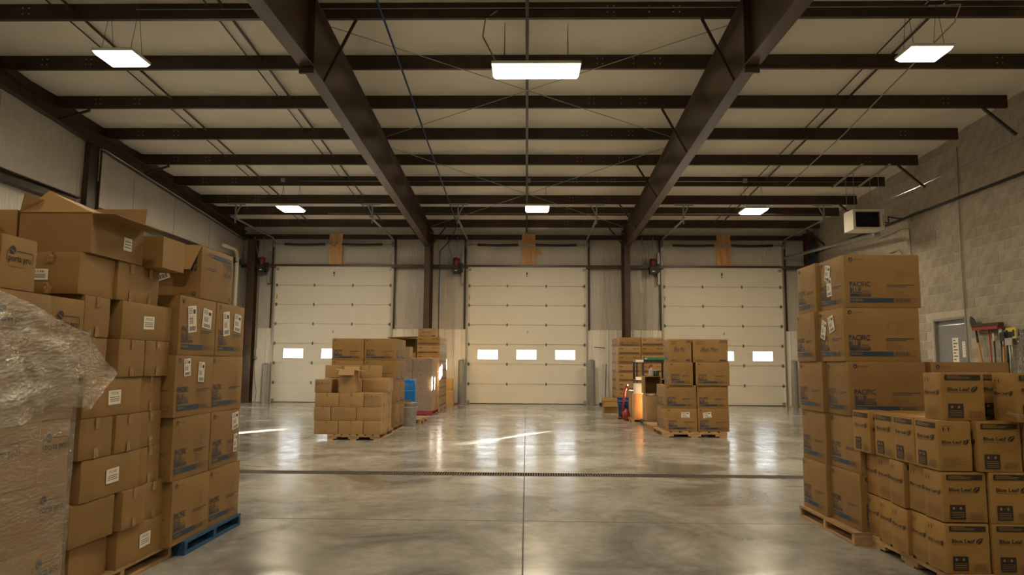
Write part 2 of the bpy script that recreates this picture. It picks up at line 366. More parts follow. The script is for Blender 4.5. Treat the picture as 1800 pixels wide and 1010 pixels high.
ARTS = dict(blue=art_blue, leafw=lambda a, w, h: art_leaf(a, w, h, True), leafn=lambda a, w, h: art_leaf(a, w, h, False),
            blue_n=lambda a, w, h: art_blue(a, w, h, True), long=art_long, mist=art_mist, ring=art_round,
            porta=lambda a, w, h: art_porta(a, w, h, max(.02, w / 2 - .095), 1.22),
            porta_r=lambda a, w, h: art_porta(a, w, h, max(.01, w - .21), 1.3),
            porta_big=lambda a, w, h: art_porta(a, w, h, .03, 1.08))

_B = {}
def body_mesh(w, d, h, mt, seed):
    key = ('body', round(w, 3), round(d, 3), round(h, 3), mt.name, seed)
    if key in _B: return _B[key]
    rnd = random.Random(hash((round(w, 3), round(d, 3), seed)) & 0xffff)
    bm = bmesh.new(); bmesh.ops.create_cube(bm, size=1.0)
    hh = h - 0.003
    for v in bm.verts: v.co = Vector((v.co.x * w, v.co.y * d, (v.co.z + .5) * hh))
    bmesh.ops.bevel(bm, geom=list(bm.edges), offset=0.004, segments=2, affect='EDGES', profile=.6)
    bmesh.ops.subdivide_edges(bm, edges=[e for e in bm.edges if e.calc_length() > .08], cuts=3, use_grid_fill=True)
    ph = [rnd.uniform(0, 6.28) for _ in range(6)]
    for v in bm.verts:
        x, y, z = v.co.x / w * 2, v.co.y / d * 2, v.co.z / hh * 2 - 1
        b = .0022 + .0012 * sin(ph[0] + 3 * z)
        if abs(x) > .97: v.co.x += math.copysign(b * (1 - y * y) * (1 - z * z), x)
        if abs(y) > .97: v.co.y += math.copysign(b * (1 - x * x) * (1 - z * z), y)
        if z < .9: v.co.x += .0012 * sin(ph[1] + 4 * z); v.co.y += .0012 * sin(ph[2] + 4 * z)
    me = bpy.data.meshes.new('body'); bm.to_mesh(me); bm.free(); me.materials.append(mt)
    for p in me.polygons: p.use_smooth = True
    me.set_sharp_from_angle(angle=radians(35))
    _B[key] = me; return me
def flap_mesh(w, d, h, mt, axis, side):
    key = ('flap', round(w, 3), round(d, 3), round(h, 3), mt.name, axis, side)
    if key in _B: return _B[key]
    mb = MB(); g = .0015; t = .0035; z = h - t
    if axis == 'x':   # seam runs along x
        y0, y1 = (-d / 2 + .003, -g) if side < 0 else (g, d / 2 - .003); mb.box(-w / 2 + .003, w / 2 - .003, y0, y1, z, h, mt)
    else:
        x0, x1 = (-w / 2 + .003, -g) if side < 0 else (g, w / 2 - .003); mb.box(x0, x1, -d / 2 + .003, d / 2 - .003, z, h, mt)
    _B[key] = mb.mesh('flap'); return _B[key]
def print_mesh(w, d, h, arts):
    key = ('print', round(w, 3), round(d, 3), round(h, 3), tuple(arts))
    if key in _B: return _B[key]
    mb = MB()
    for face, st in arts:
        O, U, V, N, fwid = face_frame(face, w, d, h)
        a = Art(mb, Vector(O) + Vector(N) * .0032, U, V, N); ARTS[st](a, fwid, h)
    _B[key] = mb.mesh('printed_artwork'); return _B[key]
def tape_mesh(w, d, h, axis, tw=.038, dn=.055):
    key = ('tape', round(w, 3), round(d, 3), round(h, 3), axis, tw, dn)
    if key in _B: return _B[key]
    mb = MB(); t = .0012
    faces = ('left', 'right') if axis == 'x' else ('front', 'back')
    for f in faces:
        O, U, V, N, fwid = face_frame(f, w, d, h); a = Art(mb, Vector(O) + Vector(N) * .0030, U, V, N)
        for v0 in (h - dn, 0.001):
            for i in range(3):   # slightly crinkled strip
                a.mb.add([a.P(fwid / 2 - tw / 2, v0 + dn * i / 3, t + .0012 * (i % 2)), a.P(fwid / 2 + tw / 2, v0 + dn * i / 3, t), a.P(fwid / 2 + tw / 2, v0 + dn * (i + 1) / 3, t + .0012 * ((i + 1) % 2)), a.P(fwid / 2 - tw / 2, v0 + dn * (i + 1) / 3, t)], [(0, 1, 2, 3)], TAPE)
    if axis == 'x': mb.box(-w / 2, w / 2, -tw / 2, tw / 2, h, h + .0008, TAPE)
    else: mb.box(-tw / 2, tw / 2, -d / 2, d / 2, h, h + .0008, TAPE)
    _B[key] = mb.mesh('tape'); return _B[key]
def sticker_mesh(w, h, kind, rot):
    key = ('stk', w, h, kind, rot)
    if key in _B: return _B[key]
    mb = MB(); c, s = cos(rot), sin(rot)
    a = Art(mb, (0, 0, 0), (c, 0, s), (-s, 0, c), (0, -1, 0))
    mb.slab([a.P(-w / 2, -h / 2, .0002), a.P(w / 2, -h / 2, .0002), a.P(w / 2, h / 2, .0002), a.P(-w / 2, h / 2, .0002)], .0006, PAPER)
    if kind == 'small':
        a.text('PI338', -w * .28, h * .18, h * .2, BROWNINK, width=w * .56, n=.0012)
        for i in range(3): a.rect(-w * .38, -h * (.02 + .13 * i), w * .76, h * .05, BROWNINK, .0012)
    else:
        for i in range(4): a.rect(-w * .42, h * (.40 - .06 * i), w * (.5 - .07 * (i % 2)), h * .022, BLACK, .0012)
        a.rect(w * .12, h * .20, w * .26, h * .16, BLACK, .0012)
        a.rect(-w * .42, h * .10, w * .84, h * .008, BLACK, .0012)
        for i in range(4): a.rect(-w * .38, h * (.02 - .06 * i), w * .5, h * .03, BROWNINK, .0012)
        for i in range(12): a.rect(-w * .36 + w * .06 * i, -h * .44, w * (.02 + .014 * (i % 3)), h * .17, BLACK, .0012)
    _B[key] = mb.mesh('shipping_label'); return _B[key]

NCART = 0
def carton(label, x0, x1, y0, y1, z0, z1, group, mt=CARD, arts=(), seam='y', tape=True, stickers=(), rz=0.0, flaps=True, name='cardboard_box'):
    global NCART; NCART += 1
    w, d, h = x1 - x0 - .003, y1 - y0 - .003, z1 - z0 - .001
    t = thing(name, label, 'box', ((x0 + x1) / 2, (y0 + y1) / 2, z0), rz, group)
    link('body', body_mesh(w, d, h, mt, NCART % 3), t)
    if flaps:
        for s in (-1, 1): link('flap', flap_mesh(w, d, h, mt, seam, s), t)
    if arts: link('printed_artwork', print_mesh(w, d, h, arts), t)
    if tape: link('tape', tape_mesh(w, d, h, seam), t)
    for st in stickers:     # (face, u, v, w, h, kind, rot)
        face, u, v, sw, sh, kind, rot = st
        O, U, V, N, fwid = face_frame(face, w, d, h)
        o = link('shipping_label', sticker_mesh(sw, sh, kind, rot), t)
        p = Vector(O) + Vector(U) * u * fwid + Vector(V) * v * h + Vector(N) * .0042
        o.location = p; o.rotation_euler = (0, 0, {'front': 0, 'right': pi / 2, 'left': -pi / 2, 'back': pi}[face])
        tag(o, 'white paper label' if kind == 'small' else 'white shipping label')
    return t

def open_box(label, x0, x1, y0, y1, z0, z1, group, mt=CARD, openf='top', flapang=(), arts=(), name='open_cardboard_box', rz=0):
    """a hollow box, open at the top or towards -y, with flaps"""
    w, d, h = x1 - x0, y1 - y0, z1 - z0; t_ = .005
    t = thing(name, label, 'box', ((x0 + x1) / 2, (y0 + y1) / 2, z0), rz, group)
    mb = MB(); a, b = w / 2, d / 2
    if openf != 'bottom': mb.box(-a, a, -b, b, 0, t_, mt)
    mb.box(-a, -a + t_, -b, b, t_, h, mt); mb.box(a - t_, a, -b, b, t_, h, mt)
    mb.box(-a + t_, a - t_, b - t_, b, t_, h, mt)
    if openf != 'front': mb.box(-a + t_, a - t_, -b, -b + t_, t_, h, mt)
    if openf != 'top': mb.box(-a + t_, a - t_, -b, b - t_, h - t_, h, mt)
    mb.build('body', t)
    for side, ang, ln in flapang:
        f = MB(); dx, dz = cos(ang) * ln, sin(ang) * ln
        if openf == 'top':
            e = {'front': ((-a, -b, h), (a, -b, h), (0, -dx, dz)), 'back': ((a, b, h), (-a, b, h), (0, dx, dz)),
                 'right': ((a, -b, h), (a, b, h), (dx, 0, dz)), 'left': ((-a, b, h), (-a, -b, h), (-dx, 0, dz))}[side]
        else:
            e = {'top': ((-a, -b, h), (a, -b, h), (0, -dx, dz)), 'left': ((-a, -b, 0), (-a, -b, h), (-dz, -dx, 0)), 'right': ((a, -b, h), (a, -b, 0), (dz, -dx, 0))}[side]
        p, q, o3 = Vector(e[0]), Vector(e[1]), Vector(e[2])
        f.slab([p, q, q + o3, p + o3], .004, mt); f.build('flap', t)
    if arts: link('printed_artwork', print_mesh(w, d, h, arts), t)
    return t

def pallet(name, label, x0, x1, y0, y1, h, mt, run='y', nb=7, notch=True):
    """stringers run along `run`; deck boards lie across them"""
    t = thing(name, label, 'pallet', ((x0 + x1) / 2, (y0 + y1) / 2, 0))
    L_, W_ = (y1 - y0, x1 - x0) if run == 'y' else (x1 - x0, y1 - y0)
    th = .016; sw = .038
    def bx(mb, u0, u1, v0, v1, z0, z1):     # u across the stringers, v along them
        if run == 'y': mb.box(u0, u1, v0, v1, z0, z1, mt)
        else: mb.box(v0, v1, u0, u1, z0, z1, mt)
    mb = MB(); zt = h - th; zl = th
    bx(mb, -sw / 2, sw / 2, -L_ / 2, L_ / 2, zl + (zt - zl) * .55 if notch else zl, zt)
    if notch:
        for a, b in ((-.5, -.32), (-.1, .1), (.32, .5)): bx(mb, -sw / 2, sw / 2, a * L_, b * L_, zl, zl + (zt - zl) * .55)
    ms = mb.mesh('stringer')
    for u in (-W_ / 2 + sw / 2, 0, W_ / 2 - sw / 2):
        o = link('stringer', ms, t); o.location = (u, 0, 0) if run == 'y' else (0, u, 0)
    bw = L_ / nb * .78
    mb = MB(); bx(mb, -W_ / 2, W_ / 2, -bw / 2, bw / 2, zt, h); md = mb.mesh('deck_board')
    for i in range(nb):
        v = -L_ / 2 + bw / 2 + (L_ - bw) * i / (nb - 1)
        o = link('deck_board', md, t); o.location = (0, v, 0) if run == 'y' else (v, 0, 0)
    mb = MB(); bx(mb, -W_ / 2, W_ / 2, -bw / 2, bw / 2, 0, zl); md = mb.mesh('bottom_board')
    for v in (-L_ / 2 + bw / 2, 0, L_ / 2 - bw / 2):
        o = link('bottom_board', md, t); o.location = (0, v, 0) if run == 'y' else (v, 0, 0)
    return t

# ------------------------------------------------------------------ building shell
XL, XR, YB, YF = -9.05, 9.0, 22.16, -6.0
DC = [(-6.096, 6), (0.0, 7), (6.096, 8)]       # door centres and their numbers
HW, DH = 1.8475, 4.267

mb = MB(); mb.box(XL - .2, XR + .2, YF - .2, 8.005 - .11, -.15, 0, FLOORM); mb.box(XL - .2, XR + .2, 8.005 + .11, YB + .25, -.15, 0, FLOORM)
mb.box(XL - .2, -8.6, 7.895, 8.115, -.15, 0, FLOORM); mb.box(8.6, XR + .2, 7.895, 8.115, -.15, 0, FLOORM); mb.box(-8.6, 8.6, 7.895, 8.115, -.15, -.10, FLOORM)
fl = struct(mb.build('floor'), 'polished grey concrete warehouse floor with saw-cut joints', 'floor')
# saw cut joints (thin dark filler lines lying in the floor)
JM = mat('joint_filler', (0.075, 0.068, 0.056), 0.8)
for i, (a, b) in enumerate([((-.018, YF), (-.018, 21.4)), ((-3.55, YF), (-3.55, 21.4)), ((3.55, YF), (3.55, 21.4)), ((XL, 5.65), (XR, 5.65)), ((XL, 11.6), (XR, 11.6)), ((XL, 16.6), (XR, 16.6)), ((XL, 2.6), (XR, 2.6))]):
    m_ = MB()
    if a[0] == b[0]: m_.box(a[0] - .005, a[0] + .005, a[1], b[1], -.004, .0006, JM)
    else: m_.box(a[0], b[0], a[1] - .006, a[1] + .006, -.004, .0006, JM)
    m_.build('saw_cut_joint', fl)

# trench drain
dr = thing('trench_drain', 'long dark slotted trench drain grate crossing the floor', 'drain', (0, 8.005, 0))
mb = MB()
for s in (-1, 1): mb.box(-8.6, 8.6, s * .105 - .008, s * .105 + .008, -.09, .002, DARK)
mb.build('frame', dr)
mb = MB(); mb.box(-8.6, 8.6, -.1, .1, -.099, -.09, DARK); mb.build('channel_bottom', dr)
GRT = mat('grate_iron', (0.085, 0.066, 0.045), 0.6, metal=.3)
mb = MB()
n = 620
for i in range(n):
    x = -8.6 + 17.2 * (i + .5) / n
    mb.box(x - .0075, x + .0075, -.097, .097, -.02, .001, GRT)
o = mb.build('grate_bars', dr); o['kind'] = 'stuff'

# roof: insulation sheet draped between the purlins
PUR = [21.37, 20.04, 18.94, 17.42, 15.91, 14.39, 12.87, 11.35, 9.83, 8.31, 6.79, 5.27, 3.75, 2.23, .71, -.81, -2.33, -3.85, -5.37]
mb = MB(); nx = 72; ys = []
edges_ = [22.3] + PUR + [-6.2]
for a, b in zip(edges_[:-1], edges_[1:]):
    for k in range(6): ys.append((a + (b - a) * k / 6, sin(pi * k / 6)))
ys.append((-6.2, 0))
vs = []
for j, (y, s) in enumerate(ys):
    for i in range(nx + 1):
        x = XL - .1 + (XR - XL + .2) * i / nx
        wob = .012 * sin(x * 2.1 + j * .6) + .010 * sin(x * 5.3 + j * 1.9)
        vs.append((x, y, zb(y) + .235 - s * (.035 + wob)))
fs = [(j * (nx + 1) + i, j * (nx + 1) + i + 1, (j + 1) * (nx + 1) + i + 1, (j + 1) * (nx + 1) + i) for j in range(len(ys) - 1) for i in range(nx)]
mb.add(vs, fs, ROOFV, True)
ce = struct(mb.build('ceiling'), 'white vinyl-faced roof insulation draped over dark purlins', 'ceiling')
m_ = MB(); m_.add([(XL - .4, YB + .4, zb(YB + .4) + .3), (XR + .4, YB + .4, zb(YB + .4) + .3), (XR + .4, YF - .4, zb(YF - .4) + .3), (XL - .4, YF - .4, zb(YF - .4) + .3)], [(0, 1, 2, 3)], ROOFV); m_.build('roof_deck', ce)

# far wall behind the camera
mb = MB(); mb.box(XL - .2, XR + .2, YF - .2, YF, 0, 7.6, VINYL); struct(mb.build('wall_front'), 'vinyl-faced wall behind the viewpoint', 'wall')

# left wall: vinyl insulation sheets between dark girts
mb = MB(); ny = 90; nz = 26; vs = []
for j in range(nz + 1):
    z = 7.7 * j / nz
    for i in range(ny + 1):
        y = YF - .1 + (YB + .2 - YF) * i / ny
        vs.append((XL + .05 + .022 * sin(pi * ((z - .2) % 2.15) / 2.15) + .006 * sin(y * 5 + z) + .004 * sin(y * 13 + 2 * z), y, z))
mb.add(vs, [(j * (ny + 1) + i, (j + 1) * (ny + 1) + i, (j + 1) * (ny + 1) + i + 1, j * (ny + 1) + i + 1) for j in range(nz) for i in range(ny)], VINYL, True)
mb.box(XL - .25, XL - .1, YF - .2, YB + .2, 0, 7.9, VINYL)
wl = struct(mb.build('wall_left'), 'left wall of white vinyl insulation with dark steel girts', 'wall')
for y in (19.6, 17.6, 15.7, 11.5):
    m_ = MB(); m_.box(XL + .072, XL + .078, y - .006, y + .006, 2.3, zb(y) - .3, mat('seam_dark', (.28, .26, .23), .7)); m_.build('insulation_seam', wl)  # thin darker strip along each insulation seam
m_ = MB(); m_.box(XL + .06, -8.80, -5.9, 13.7, 4.23, 4.25, STEEL); m_.box(XL + .06, XL + .075, -5.9, 13.7, 4.25, 4.43, STEEL); m_.box(XL + .06, -8.86, -5.9, 13.7, 4.43, 4.45, STEEL); m_.build('wall_girt', wl)
m_ = MB(); m_.box(XL + .07, -8.80, 14.3, 21.9, 4.24, 4.26, STEEL); m_.box(XL + .07, XL + .085, 14.3, 21.9, 4.26, 4.42, STEEL); m_.build('wall_girt', wl)
for a, b in ((15.0, 17.9), (17.95, 20.9), (20.95, 22.1)):
    m_ = MB(); m_.box(XL + .08, XL + .10, a, b, 0, 2.35, LINER)
    yy = a + .1
    while yy < b - .1: m_.box(XL + .10, XL + .118, yy, yy + .03, 0, 2.35, LINER); yy += .3
    m_.build('liner_panel', wl)

# ---------------- back wall with its three door openings
wb = bpy.data.objects.new('wall_back', None); COL.objects.link(wb); wb.location = (0, YB, 0)
struct(wb, 'back wall of white liner panels and vinyl insulation holding three doors', 'wall')
def pillow(x0, x1, z0, z1, y=YB + .06, amp=.05):
    nx, nz = max(6, int((x1 - x0) / .12)), 12; vs = []
    for j in range(nz + 1):
        for i in range(nx + 1):
            x = x0 + (x1 - x0) * i / nx; s = sin(pi * j / nz)
            vs.append((x, y - amp * s - .006 * s * sin(x * 17 + j * .5) - .004 * sin(x * 41), z0 + (z1 - z0) * j / nz))
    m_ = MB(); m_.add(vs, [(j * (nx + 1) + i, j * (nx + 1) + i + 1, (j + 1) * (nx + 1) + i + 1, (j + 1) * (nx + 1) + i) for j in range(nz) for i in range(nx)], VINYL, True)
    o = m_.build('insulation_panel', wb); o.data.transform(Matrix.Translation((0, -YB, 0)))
segs = [(XL, -6.096 - HW), (-6.096 + HW, -HW), (HW, 6.096 - HW), (6.096 + HW, XR)]
for a, b in segs:
    pillow(a, b, 2.28, 4.29); pillow(a, b, 4.29, 5.32, amp=.06)
for c, n in DC: pillow(c - HW, c + HW, 4.27, 5.32, amp=.07)
mb = MB()
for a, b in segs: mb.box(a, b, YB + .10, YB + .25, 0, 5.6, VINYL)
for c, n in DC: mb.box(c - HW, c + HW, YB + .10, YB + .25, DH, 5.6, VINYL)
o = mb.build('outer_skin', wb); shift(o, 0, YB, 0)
def liner(a, b):
    n = max(1, round((b - a) / .915)); w = (b - a) / n
    for k in range(n):
        m_ = MB(); x0 = a + k * w; m_.box(x0 + .002, x0 + w - .002, -.02, 0.04, 0.01, 2.29, LINER)
        for q in range(3):
            rx = x0 + w * (q + .5) / 3; m_.add([(rx - .035, -.02, .01), (rx - .018, -.042, .01), (rx + .018, -.042, .01), (rx + .035, -.02, .01), (rx - .035, -.02, 2.29), (rx - .018, -.042, 2.29), (rx + .018, -.042, 2.29), (rx + .035, -.02, 2.29)],
                  [(0, 4, 5, 1), (1, 5, 6, 2), (2, 6, 7, 3), (4, 7, 6, 5)], LINER)
            m_.box(rx + w / 6 - .004, rx + w / 6 + .004, -.024, -.02, .01, 2.29, LINER)
        m_.build('liner_panel', wb)
for a, b in segs: liner(a + .02, b - .02)
def beam_part(name, parent, x0, x1, y0, y1, z0, z1, mt):
    m_ = MB(); m_.box(x0, x1, y0, y1, z0, z1, mt); return m_.build(name, parent)
for a, b in segs: beam_part('wall_girt', wb, a, b, -.20, -.02, 4.20, 4.30, STEELC)
m_ = MB(); m_.box(XL, XR, -.06, .02, 5.20, 5.27, STEEL); m_.box(XL, XR, -.06, -.04, 5.12, 5.20, STEEL); m_.build('eave_strut', wb)
for c, n in DC:
    for s in (-1, 1):
        m_ = MB(); x = c + s * (HW + .06); m_.box(x + s * .03 - .03, x + s * .03 + .03, -.06, .05, 2.29, 5.22, STEEL); m_.box(x - .062, x + .062, -.018, .05, 0, 5.2, LINER) ; m_.build('door_jamb', wb)
    beam_part('door_header', wb, c - HW, c + HW, -.05, .05, DH - .005, DH + .05, STEELC)

# ---------------- sectional doors
SEC = DH / 7
for c, num in DC:
    d = bpy.data.objects.new('door_%d' % (num - 5), None); COL.objects.link(d); d.location = (c, YB + .02, 0)
    struct(d, {6: 'white sectional overhead door numbered 6, behind the plain-carton stack', 7: 'white sectional overhead door numbered 7, in the middle of back wall', 8: 'white sectional overhead door numbered 8, nearest the block wall'}[num], 'door')
    for k in range(7):
        z0 = k * SEC + .004; z1 = (k + 1) * SEC - .006
        m_ = MB()
        if k == 2:
            zs = (1.372, 1.658); xs = [(-1.2 + 1.2 * i - .305, -1.2 + 1.2 * i + .305) for i in range(3)]
            m_.box(-HW, HW, 0, .045, z0, zs[0], DOORM); m_.box(-HW, HW, 0, .045, zs[1], z1, DOORM)
            e = [-HW] + [v for q in xs for v in q] + [HW]
            for i in range(0, 8, 2): m_.box(e[i], e[i + 1], 0, .045, zs[0], zs[1], DOORM)
        else: m_.box(-HW, HW, 0, .045, z0, z1, DOORM)
        if k < 6: m_.box(-HW, HW, .034, .045, z1, z1 + .010, DOORM)
        sec = m_.build('door_section', d)
        if k == 2:
            for i, q in enumerate(xs):
                f = MB(); t = .022
                f.box(q[0] - t, q[1] + t, -.008, .0, zs[0] - t, zs[0], FOAMW); f.box(q[0] - t, q[1] + t, -.008, .0, zs[1], zs[1] + t, FOAMW)
                f.box(q[0] - t, q[0], -.008, .0, zs[0], zs[1], FOAMW); f.box(q[1], q[1] + t, -.008, .0, zs[0], zs[1], FOAMW)
                f.build('window_frame', sec)
                g = MB(); g.box(q[0], q[1], .020, .024, zs[0], zs[1], GLASS); g.build('window_pane', sec)
    HING = mat('zinc_hinge', (0.17, 0.155, 0.13), 0.5, metal=.3)
    hm = MB(); hm.box(-.018, .018, -.012, 0, -.05, .05, HING); hm.box(-.03, .03, -.014, -.002, -.012, .012, HING); hm.tube([(-.02, -.016, 0), (.02, -.016, 0)], .007, HING, 6)
    hme = hm.mesh('hinge')
    rm = MB(); rm.box(-.022, .022, -.016, 0, -.05, .05, HING); rm.tube([(-.06, -.03, .0), (.05, -.03, .0)], .010, HING, 6); rme = rm.mesh('roller_hinge')
    for k in range(1, 7):
        for x in (-.61, .61): link('hinge', hme, d, (x, 0, k * SEC))
        for x in (-HW + .045, HW - .045): link('roller_hinge', rme, d, (x, 0, k * SEC))
    for x in (-HW + .05, HW - .05):
        m_ = MB(); m_.box(x - .045, x + .045, -.02, 0, .01, .11, GALVD); m_.build('bottom_bracket', d)
        m_ = MB(); m_.box(x - .045, x + .045, -.02, 0, DH - .14, DH - .06, GALVD); m_.build('top_bracket', d)
    m_ = MB(); m_.box(-HW, HW, -.004, .045, -.0, .02, DARK); m_.build('bottom_seal', d)
    m_ = MB(); a = Art(m_, (0, 0, 0), (1, 0, 0), (0, 0, 1), (0, -1, 0)); a.text(str(num), .0, 3.5 * SEC + .03, .085, BLACK, width=.05); m_.build('door_number', d)
    m_ = MB(); m_.box(-.02, .02, -.01, 0, DH - .26, DH - .17, DARK); m_.box(-.016, .016, -.01, 0, DH - .15 - .17, DH - .14 - .145, DARK); m_.build('top_latch', d)
    # orange safety tag
    m_ = MB(); m_.box(-HW + .04, -HW + .07, -.004, 0, DH - 1.05, DH - .9, mat('faded_orange', (.5, .24, .08), .6)); m_.build('caution_sticker', d)
    # tracks
    for s in (-1, 1):
        m_ = MB(); x = s * (HW + .03)
        m_.box(x - .03, x + .03, -.075, -.07, 0.02, 4.85, GALVD); m_.box(x + s * .028 - .002, x + s * .028 + .002, -.075, -.03, .02, 4.85, GALVD)
        pts = [(x, -.075, 4.8)] + [(x, -.075 - .32 * (1 - cos(t)), 4.8 + .32 * sin(t)) for t in [pi / 2 * i / 7 for i in range(1, 8)]] + [(x, -3.5, 5.13)]
        for p, q in zip(pts[:-1], pts[1:]): m_.bar(p, q, .055, .03, GALV)
        m_.build('track', d)
        # track hanger of punched angle
        yh = 18.94 - YB - .02
        m_ = MB(); zt = zb(18.94)
        m_.box(x - s * .02 - .25, x - s * .02 + .25, yh - .02, yh + .02, zt - .045, zt, GALVD); m_.bar((x, yh, zt), (x, yh, 5.0), .035, .035, GALVD)
        m_.bar((x + s * .16 * -1, yh, zt - .02), (x, yh, 5.22), .03, .03, GALVD)
        m_.build('track_hanger', d)

# torsion spring shafts and pine centre pads
for c, num in DC:
    side = {6: 'over the leftmost overhead door', 7: 'over the middle overhead door', 8: 'over the rightmost overhead door'}[num]
    p = thing('spring_pad', 'vertical pine planks fixed to the wall %s' % side, 'planks', (c + .05, YB - .02, 4.28), 0, 'pine pads over the doors')
    for i in range(3):
        m_ = MB(); m_.box(-.21 + i * .142, -.21 + i * .142 + .137, -.05 - .012 * (i % 2), 0, 0.04, 1.02, PINE); m_.build('plank', p)
    if num == 7: m_ = MB(); m_.box(.22, .42, -.05, 0, .38, .50, PINE); m_.build('plank', p)
    t = thing('torsion_spring', 'black torsion springs on a steel shaft %s' % side, 'door spring', (c, YB - .16, 4.94), 0, 'torsion springs over the doors')
    m_ = MB(); m_.tube([(-HW - .1, 0, 0), (HW + .1, 0, 0)], .013, GALV, 8); m_.build('shaft', t)
    for s in (-1, 1):
        m_ = MB(); pts = []
        for k in range(14): pts.append((s * (.27 + 1.28 * k / 13), 0, -.018 * sin(pi * k / 13)))
        rs = [.032 + .002 * (k % 2) for k in range(14)]; m_.tube(pts, .040, DARK, 10); m_.build('spring', t)
        m_ = MB(); m_.tube([(s * (HW + .0), 0, 0), (s * (HW + .04), 0, 0)], .075, GALVD, 14); m_.build('cable_drum', t)
        m_ = MB(); m_.box(s * (HW + .07) - .004, s * (HW + .07) + .004, -.06, .12, -.09, .07, GALVD); m_.build('end_bracket', t)
    m_ = MB(); m_.box(-.02, .06, -.05, .07, -.05, .05, GALVD); m_.build('centre_bracket', t)
    # opener
    ox = c - HW - .35
    t = thing('door_opener', 'red and black motor opener at upper left of the %s overhead door' % {6: 'leftmost', 7: 'middle', 8: 'rightmost'}[num], 'door opener', (ox, YB - .3, 3.95), 0, 'door opener motors')
    m_ = MB(); m_.tube([(0, 0, .30), (0, 0, .33), (0, 0, .52), (0, 0, .55)], [.08, .105, .105, .07], REDD, 14); m_.build('motor', t)
    m_ = MB(); m_.box(-.11, .12, -.09, .12, .06, .30, DARK); m_.box(.12, .2, -.05, .1, .12, .38, DARK); m_.build('gearbox', t)
    m_ = MB(); m_.box(-.04, .04, -.093, -.09, .13, .16, PAPER); m_.build('nameplate', t)
    m_ = MB(); m_.box(.16, .23, .1, .24, -.25, .75, GALVD); m_.build('mounting_plate', t)
    for dx in (-.10, -.04): m_ = MB(); m_.tube([(dx, -.02, .08), (dx, -.02, -2.55 if num == 7 else -2.3)], .007, GALVD, 5); m_.build('hand_chain', t)
    m_ = MB(); m_.tube([(.02, .05, .55), (.02, .05, 1.22)], .014, GALVD, 6); m_.tube([(-.05, .1, .1), (-.32, .14, 1.22)], .02, GALVD, 6); m_.build('conduit', t)

# control boxes and wires by the left door
t = thing('door_control_box', 'small round control box on white wall left of door 6', 'control box', (-8.46, YB - .05, 1.36))
m_ = MB(); m_.tube([(0, 0, 0), (0, -.05, 0)], .06, GALV, 12); m_.build('housing', t)
m_ = MB(); m_.tube([(0, .0, .05), (0, 0, 2.8)], .014, GALVD, 6); m_.build('conduit', t)
m_ = MB(); m_.tube([(-.03, -.01, -.05), (0.0, -.01, -.6), (.08, -.01, -1.05), (.05, -.02, -1.34)], .006, DARK, 5); m_.build('cable', t)

# bollards
for x, y, lab, h in ((-8.01, 21.78, 'grey steel bollard left of the leftmost overhead door', 1.18), (-1.985, 21.8, 'grey steel bollard left of the middle overhead door', 1.33),
                     (1.985, 21.8, 'grey steel bollard right of the middle overhead door', 1.36), (8.08, 21.75, 'grey steel bollard right of the rightmost overhead door', 1.37)):
    m_ = MB(); m_.lathe([(0, h + .02), (.06, h + .015), (.095, h - .01), (.10, h - .03), (.10, 0)], BOLL, 20)
    tag(m_.build('bollard', None, (x, y, 0)), lab, 'bollard', 'bollards beside the doors')

# ---------------- right wall of concrete block
wr = bpy.data.objects.new('wall_right', None); COL.objects.link(wr); wr.location = (XR, 0, 0)
struct(wr, 'right wall of painted-grey concrete blocks', 'wall')
DY0, DY1, DZ = 14.74, 15.92, 2.23
mb = MB(); mb.box(.0045, .25, YF - .2, DY0, 0, 7.9, MORTAR); mb.box(.0045, .25, DY1, YB + .2, 0, 7.9, MORTAR); mb.box(.0045, .25, DY0, DY1, DZ, 7.9, MORTAR)
mb.build('mortar_bed', wr)
bme = []
for q in range(4):
    m_ = MB(); rn = random.Random(q); t_ = .002 - .0012 * q
    b0 = [(-.195, -.095), (.195, -.095), (.195, .095), (-.195, .095)]; b1 = [(a * .98, b * .965) for a, b in b0]
    m_.add([(.005, a, b) for a, b in b0] + [(-t_ + .005 * 0, a, b) for a, b in b1], [(4, 7, 6, 5), (0, 4, 5, 1), (1, 5, 6, 2), (2, 6, 7, 3), (3, 7, 4, 0)], BLOCK); bme.append(m_.mesh('block'))
rest = MB(); cnt = 0; rn = random.Random(3)
cells = []
for r in range(38):
    z = .1 + r * .2
    for c_ in range(70):
        y = YF + .2 + c_ * .4 + (.2 if r % 2 else 0)
        if y > YB - .1: continue
        if z - .1 > zb(y) + .2: continue
        if y + .19 > DY0 - .06 and y - .19 < DY1 + .06 and z - .1 < DZ + .05: continue
        cells.append((y, z))
vis = [c_ for c_ in cells if 12.2 < c_[0] < 17.0 and c_[1] > 1.25]
vis.sort(key=lambda c_: c_[0]); vis = set(vis[:300])
for y, z in cells:
    if (y, z) in vis: link('block', bme[rn.randrange(4)], wr, (0, y, z))
    else:
        t_ = .001 * rn.random()
        rest.add([(.005, y - .195, z - .095), (.005, y + .195, z - .095), (.005, y + .195, z + .095), (.005, y - .195, z + .095), (-t_, y - .19, z - .09), (-t_, y + .19, z - .09), (-t_, y + .19, z + .09), (-t_, y - .19, z + .09)],
                 [(4, 7, 6, 5), (0, 4, 5, 1), (1, 5, 6, 2), (2, 6, 7, 3), (3, 7, 4, 0)], BLOCK)
o = rest.build('blocks', wr); o['kind'] = 'stuff'
